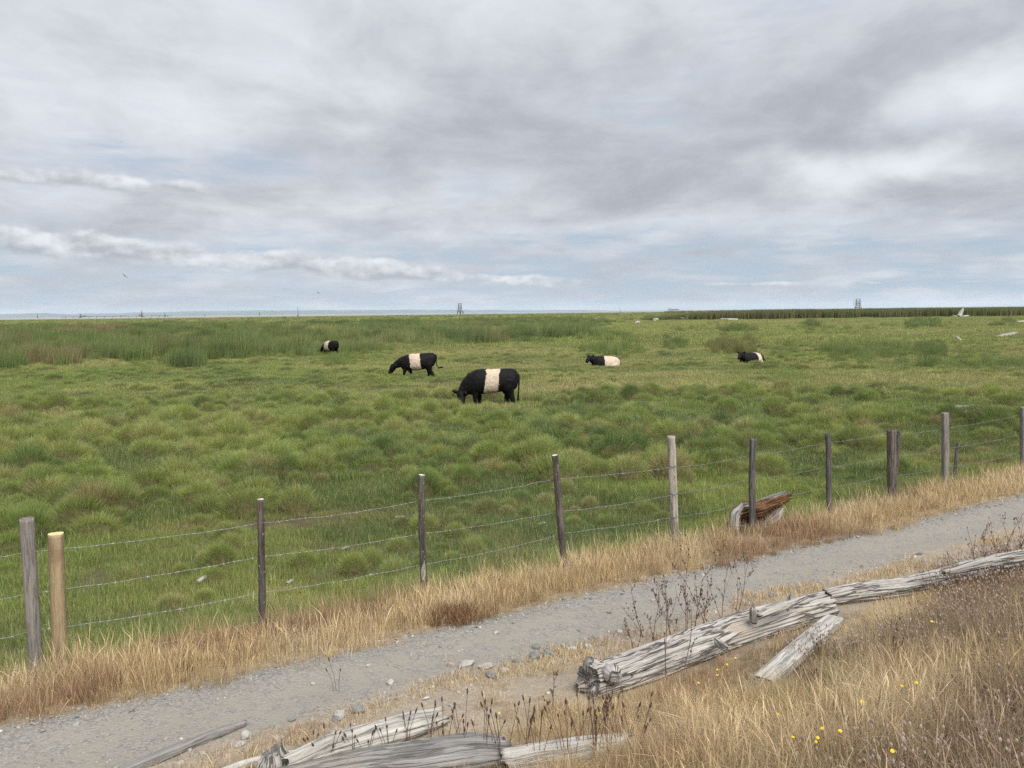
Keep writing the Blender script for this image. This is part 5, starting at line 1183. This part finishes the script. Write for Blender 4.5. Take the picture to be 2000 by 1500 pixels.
# ------------------------------------------------------------------ far structures, ship, birds
def far_things():
    dk = plain_mat('dark_steel', (.05, .055, .06), (.09, .095, .10), .3, .7); gy = plain_mat('grey_steel', (.2, .21, .22), (.3, .31, .32), .3, .7); wh = plain_mat('white_paint', (.6, .6, .6), (.7, .7, .7), .3, .7)
    def tower_leg(name, px, h, w, D, label, plat=True, dish=False, mast=False):
        p = at_depth(px, 615, D); p[2] = -1.3; e = empty(name, p); tag(e, label, 'tower')
        nb = max(3, int(h / w / 1.2)); tp = .35
        for sx in (-1, 1):
            for sy in (-1, 1):
                a = MB(); a.tube([(sx * w / 2, sy * w / 2, 0), (sx * w / 2 * tp, sy * w / 2 * tp, h * .8)], w * .10, 4); a.build('leg', dk, e)
        br = MB()
        for k in range(nb):
            z0, z1 = h * .8 * k / nb, h * .8 * (k + 1) / nb; f0, f1 = (1 - (1 - tp) * k / nb) * w / 2, (1 - (1 - tp) * (k + 1) / nb) * w / 2
            for sy in (-1, 1): br.tube([(-f0, sy * f0, z0), (f1, sy * f1, z1)], w * .06, 3); br.tube([(f0, sy * f0, z0), (-f1, sy * f1, z1)], w * .06, 3); br.tube([(-f1, sy * f1, z1), (f1, sy * f1, z1)], w * .06, 3)
        br.build('bracing', dk, e); t = MB(); t.tube([(0, 0, h * .78), (0, 0, h)], w * .10, 5); t.build('mast', dk, e)
        if plat: t = MB(); t.box((0, 0, h * .1), (w * 1.5, w * 1.5, h * .12)); t.build('platform', dk, e)
    for px, h, w, D, lab in ((73, 34, 5, 5200, 'slim pylon mast alone at the far left shore'), (157, 27, 7, 4300, 'short squat lattice tower on the far jetty end'), (277, 40, 7, 4300, 'tallest lattice crane tower on the far jetty'), (322, 26, 5, 4300, 'thin lattice tower at the jetty right end'), (400, 14, 3, 4300, 'small beacon mast beyond the jetty'), (507, 28, 3.5, 4600, 'lone thin marker mast on the mudflat')):
        tower_leg('lattice_tower', px, h, w, D, lab)
    # navigation marker
    p = at_depth(582, 615, 1460); p[2] = -1.0; e = empty('channel_marker', p); tag(e, 'tall pole marker with small lantern and box base on the mudflat', 'marker')
    t = MB(); t.tube([(0, 0, 0), (0, 0, 16.5)], .35, 6); t.build('pole', dk, e); t = MB(); t.box((0, 0, 2.2), (2.0, 2.0, 3.2)); t.build('base_box', dk, e); t = MB(); t.tube([(0, 0, 15.6), (0, 0, 17.0)], .75, 8); t.build('lantern', dk, e)
    # jetty
    a, c = at_depth(120, 616, 4300), at_depth(335, 616, 4300); e = empty('jetty', ((a + c) / 2)[:2].tolist() + [-1.2]); tag(e, 'long low dark jetty on the far left water', 'jetty'); L = np.linalg.norm(c - a)
    t = MB(); t.box((0, 0, 6.0), (L, 14, 2.2)); t.build('deck', dk, e)
    for k in range(14): t = MB(); t.tube([(-L / 2 + L * (k + .5) / 14, 0, 0), (-L / 2 + L * (k + .5) / 14, 0, 5.5)], 1.6, 6); t.build('pile', dk, e)
    for k, (f, w, h) in enumerate(((-.3, 26, 5), (.05, 40, 4), (.22, 18, 7), (.36, 30, 4))): t = MB(); t.box((f * L, 0, 7.1 + h / 2), (w, 10, h)); t.build('shed', gy if k % 2 else dk, e)
    # freighter
    p = at_depth(1316, 605.5, 9000); p[2] = -1.2; e = empty('cargo_ship', p); tag(e, 'distant grey cargo ship on the horizon', 'ship')
    t = MB(); t.put([(-64, -10, 1), (58, -10, 1), (66, 0, 12), (58, 10, 1), (-64, 10, 1), (-66, -11, 12), (60, -11, 12), (70, 0, 13), (60, 11, 12), (-66, 11, 12)], [(0, 1, 6, 5), (1, 2, 7, 6), (2, 3, 8, 7), (3, 4, 9, 8), (4, 0, 5, 9), (5, 6, 7, 8, 9), (0, 4, 3, 2, 1)]); t.build('hull', dk, e)
    t = MB(); t.box((-50, 0, 19), (16, 20, 14)); t.build('bridge_house', gy, e); t = MB(); t.box((-52, 0, 29), (4, 5, 6)); t.build('funnel', dk, e)
    for k in range(4): t = MB(); t.box((-28 + 22 * k, 0, 14), (17, 18, 4)); t.build('hatch', dk, e)
    # two lattice dish frames
    def dish(px, base_py, D, yaw, label, side):
        p = at_depth(px, base_py, D); p[2] = 0.0; e = empty('dish_frame', p, yaw); tag(e, label, 'antenna')
        lx, hh = (3.0, 15.0)
        for sx in (-1, 1):
            for sy in (-1, 1): t = MB(); t.tube([(sx * lx, sy * 2.0, 0), (sx * lx, sy * 2.0, 4.2)], .42, 5); t.build('leg', dk, e)
        t = MB()
        for sy in (-1, 1): t.tube([(-lx - .6, sy * 2, 4.2), (lx + .6, sy * 2, 4.2)], .4, 5)
        for sx in (-1, 1): t.tube([(sx * lx, -2, 4.2), (sx * lx, 2, 4.2)], .4, 5)
        t.build('base_frame', dk, e)
        for sx in (-1, 1):
            t = MB(); t.tube([(sx * 2.6, 1.2, 4), (sx * 2.6, .2, hh)], .38, 5); t.build('upright', dk, e)
            t = MB(); t.tube([(sx * 2.6, -2.0, 4), (sx * 2.6, .4, 11)], .26, 4); t.build('strut', dk, e)
        t = MB()
        for z in (6.5, 9.2, 12, 14.8): t.tube([(-2.6, .6, z), (2.6, .6, z)], .2, 4)
        t.tube([(-2.6, .8, 6.5), (2.6, .6, 9.2)], .18, 4); t.tube([(2.6, .8, 9.2), (-2.6, .6, 12)], .18, 4); t.build('cross_bars', dk, e)
        # open mesh dish: rim, rings and ribs
        d = MB(); Rr = 5.4; c0 = np.array([0, 1.4, 9.6])
        def q(r, a): return c0 + np.array([math.cos(a) * r, -.9 + (r / Rr) ** 2 * 1.7, math.sin(a) * r])
        for r in (1.8, 3.6, Rr): d.tube([q(r, 2 * math.pi * k / 24) for k in range(25)], .13 if r < Rr else .2, 4)
        for k in range(12): d.tube([q(.2, 2 * math.pi * k / 12), q(2.7, 2 * math.pi * k / 12), q(Rr, 2 * math.pi * k / 12)], .10, 3)
        d.build('dish_ring', gy, e)
    dish(1676, 603, 1000, 0.15, 'upright open lattice dish frame on stilts above the tall reeds', 1)
    dish(899, 616, 960, 0.95, 'tilted lattice dish frame standing alone at the marsh edge', -1)
    # far fence posts
    fp = MAT['postpale']
    F1 = [1302, 1308, 1378, 1400, 1415, 1470, 1480, 1520, 1540, 1551, 1562, 1571]
    e = empty('far_fence', (60, 240, 0)); tag(e, 'row of pale far fence posts before the dark reed belt', 'fence')
    o = np.array([60, 240, 0.0])
    for i, u in enumerate(F1):
        b0 = flat(u, 624 - .012 * (u - 1300)); b0[2] = hz(b0[0], b0[1]); h = rng.uniform(1.3, 1.9); t = MB(); t.tube([b0 - o, b0 - o + [rng.normal(0, .05), 0, h]], .11, 6); t.build('post', fp, e)
    t = MB(); c1 = flat(1426, 622.5); 
    for k in (0, 1): t.tube([c1 - o + [k * 2.4 - 1.2, 0, 0], c1 - o + [k * 2.4 - 1.2, 0, 1.5]], .07, 5)
    t.tube([c1 - o + [-1.2, 0, 1.5], c1 - o + [1.2, 0, 1.5]], .06, 5); t.build('rail_frame', fp, e)
    e = empty('far_fence', (150, 250, 0)); tag(e, 'row of dark far fence posts beside the straw strip', 'fence'); o = np.array([150, 250, 0.0])
    for i, u in enumerate([1913, 1929, 1942, 1960, 1977, 1992, 2010, 2030]):
        b0 = flat(u, 618.5); b0[2] = hz(b0[0], b0[1]); h = (2.0 if i % 2 else 1.4) * rng.uniform(.9, 1.1); t = MB(); t.tube([b0 - o, b0 - o + [0, 0, h]], .09, 6); t.build('post', MAT['postdark'], e)
    # bare snag
    b0 = flat(1211, 616.5); b0[2] = 0; e = empty('dead_snag', b0); tag(e, 'thin bare snag sticking up against the water', 'snag')
    t = MB(); t.tube([(0, 0, 0), (.2, 0, 3), (-.2, 0, 6.4)], [.22, .14, .05], 5); t.tube([(.2, 0, 3), (1.6, 0, 4.6)], [.1, .04], 4); t.tube([(.1, 0, 2), (-1.3, 0, 3.2)], [.1, .04], 4); t.build('trunk', MAT['greywood'], e)
    # birds
    bd = plain_mat('dark_feathers', (.03, .028, .028), (.06, .055, .05), 20)
    for px, py, D, sz, rot, lab in ((244, 539, 70, .34, (.2, .75, .3), 'dark bird gliding with spread wings over the left marsh'), (622, 572, 85, .30, (.1, .3, 1.2), 'small dark bird flying low over the reeds'), (555, 565, 120, .34, (.2, .7, .5), 'tiny pale bird soaring over the far marsh'), (237, 277, 110, .26, (.1, .4, .2), 'tiny speck of a bird high in the clouds')):
        e = empty('bird', at_depth(px, py, D)); e.rotation_euler = rot; tag(e, lab, 'bird')
        t = MB(); t.tube([(0, -.42 * sz, 0), (0, -.3 * sz, .02 * sz), (0, 0, .0), (0, .3 * sz, 0), (0, .42 * sz, .01 * sz), (0, .5 * sz, 0)], np.array([.03, .07, .11, .08, .06, .01]) * sz, 8); t.build('body', bd, e, True)
        for sg_ in (-1, 1):
            t = MB(); V = [(sg_ * .05, .18, 0), (sg_ * .45, .26, .14), (sg_ * .95, .02, .06), (sg_ * .5, .0, .12), (sg_ * .05, -.18, 0)]; V = [np.array(v) * sz for v in V]
            V2 = [v - np.array([0, 0, .02 * sz]) for v in V]; n = 5; t.put(V + V2, [tuple(range(5)), tuple(range(9, 4, -1))] + [(k, (k + 1) % 5, 5 + (k + 1) % 5, 5 + k) for k in range(5)]); t.build('wing', bd, e)
        t = MB(); V = [np.array(v) * sz for v in ((-.05, -.35, .01), (.05, -.35, .01), (.12, -.65, 0), (-.12, -.65, 0))]; t.put(V + [v - np.array([0, 0, .015 * sz]) for v in V], [(0, 1, 2, 3), (7, 6, 5, 4), (0, 1, 5, 4), (1, 2, 6, 5), (2, 3, 7, 6), (3, 0, 4, 7)]); t.build('tail', bd, e)
far_things()

# ------------------------------------------------------------------ sea air
def haze():
    V = []; hx, y0, y1, z0, z1 = 31000, -1500, 31500, -6.0, 205.0
    for z in (z0, z1): V += [(-hx, y0, z), (hx, y0, z), (hx, y1, z), (-hx, y1, z)]
    m = bpy.data.materials.new('sea_air'); m.use_nodes = True; nt = m.node_tree; nt.nodes.remove(nt.nodes['Principled BSDF'])
    v = nt.nodes.new('ShaderNodeVolumePrincipled'); v.inputs['Color'].default_value = (.80, .90, 1.0, 1); v.inputs['Density'].default_value = HAZE; v.inputs['Anisotropy'].default_value = .1
    nt.links.new(v.outputs[0], nt.nodes['Material Output'].inputs['Volume'])
    tag(mesh_obj('haze', V, [(3, 2, 1, 0), (4, 5, 6, 7), (0, 1, 5, 4), (1, 2, 6, 5), (2, 3, 7, 6), (3, 0, 4, 7)], m), 'thin bluish sea air', kind='stuff')
HAZE = 2.7e-5
haze()
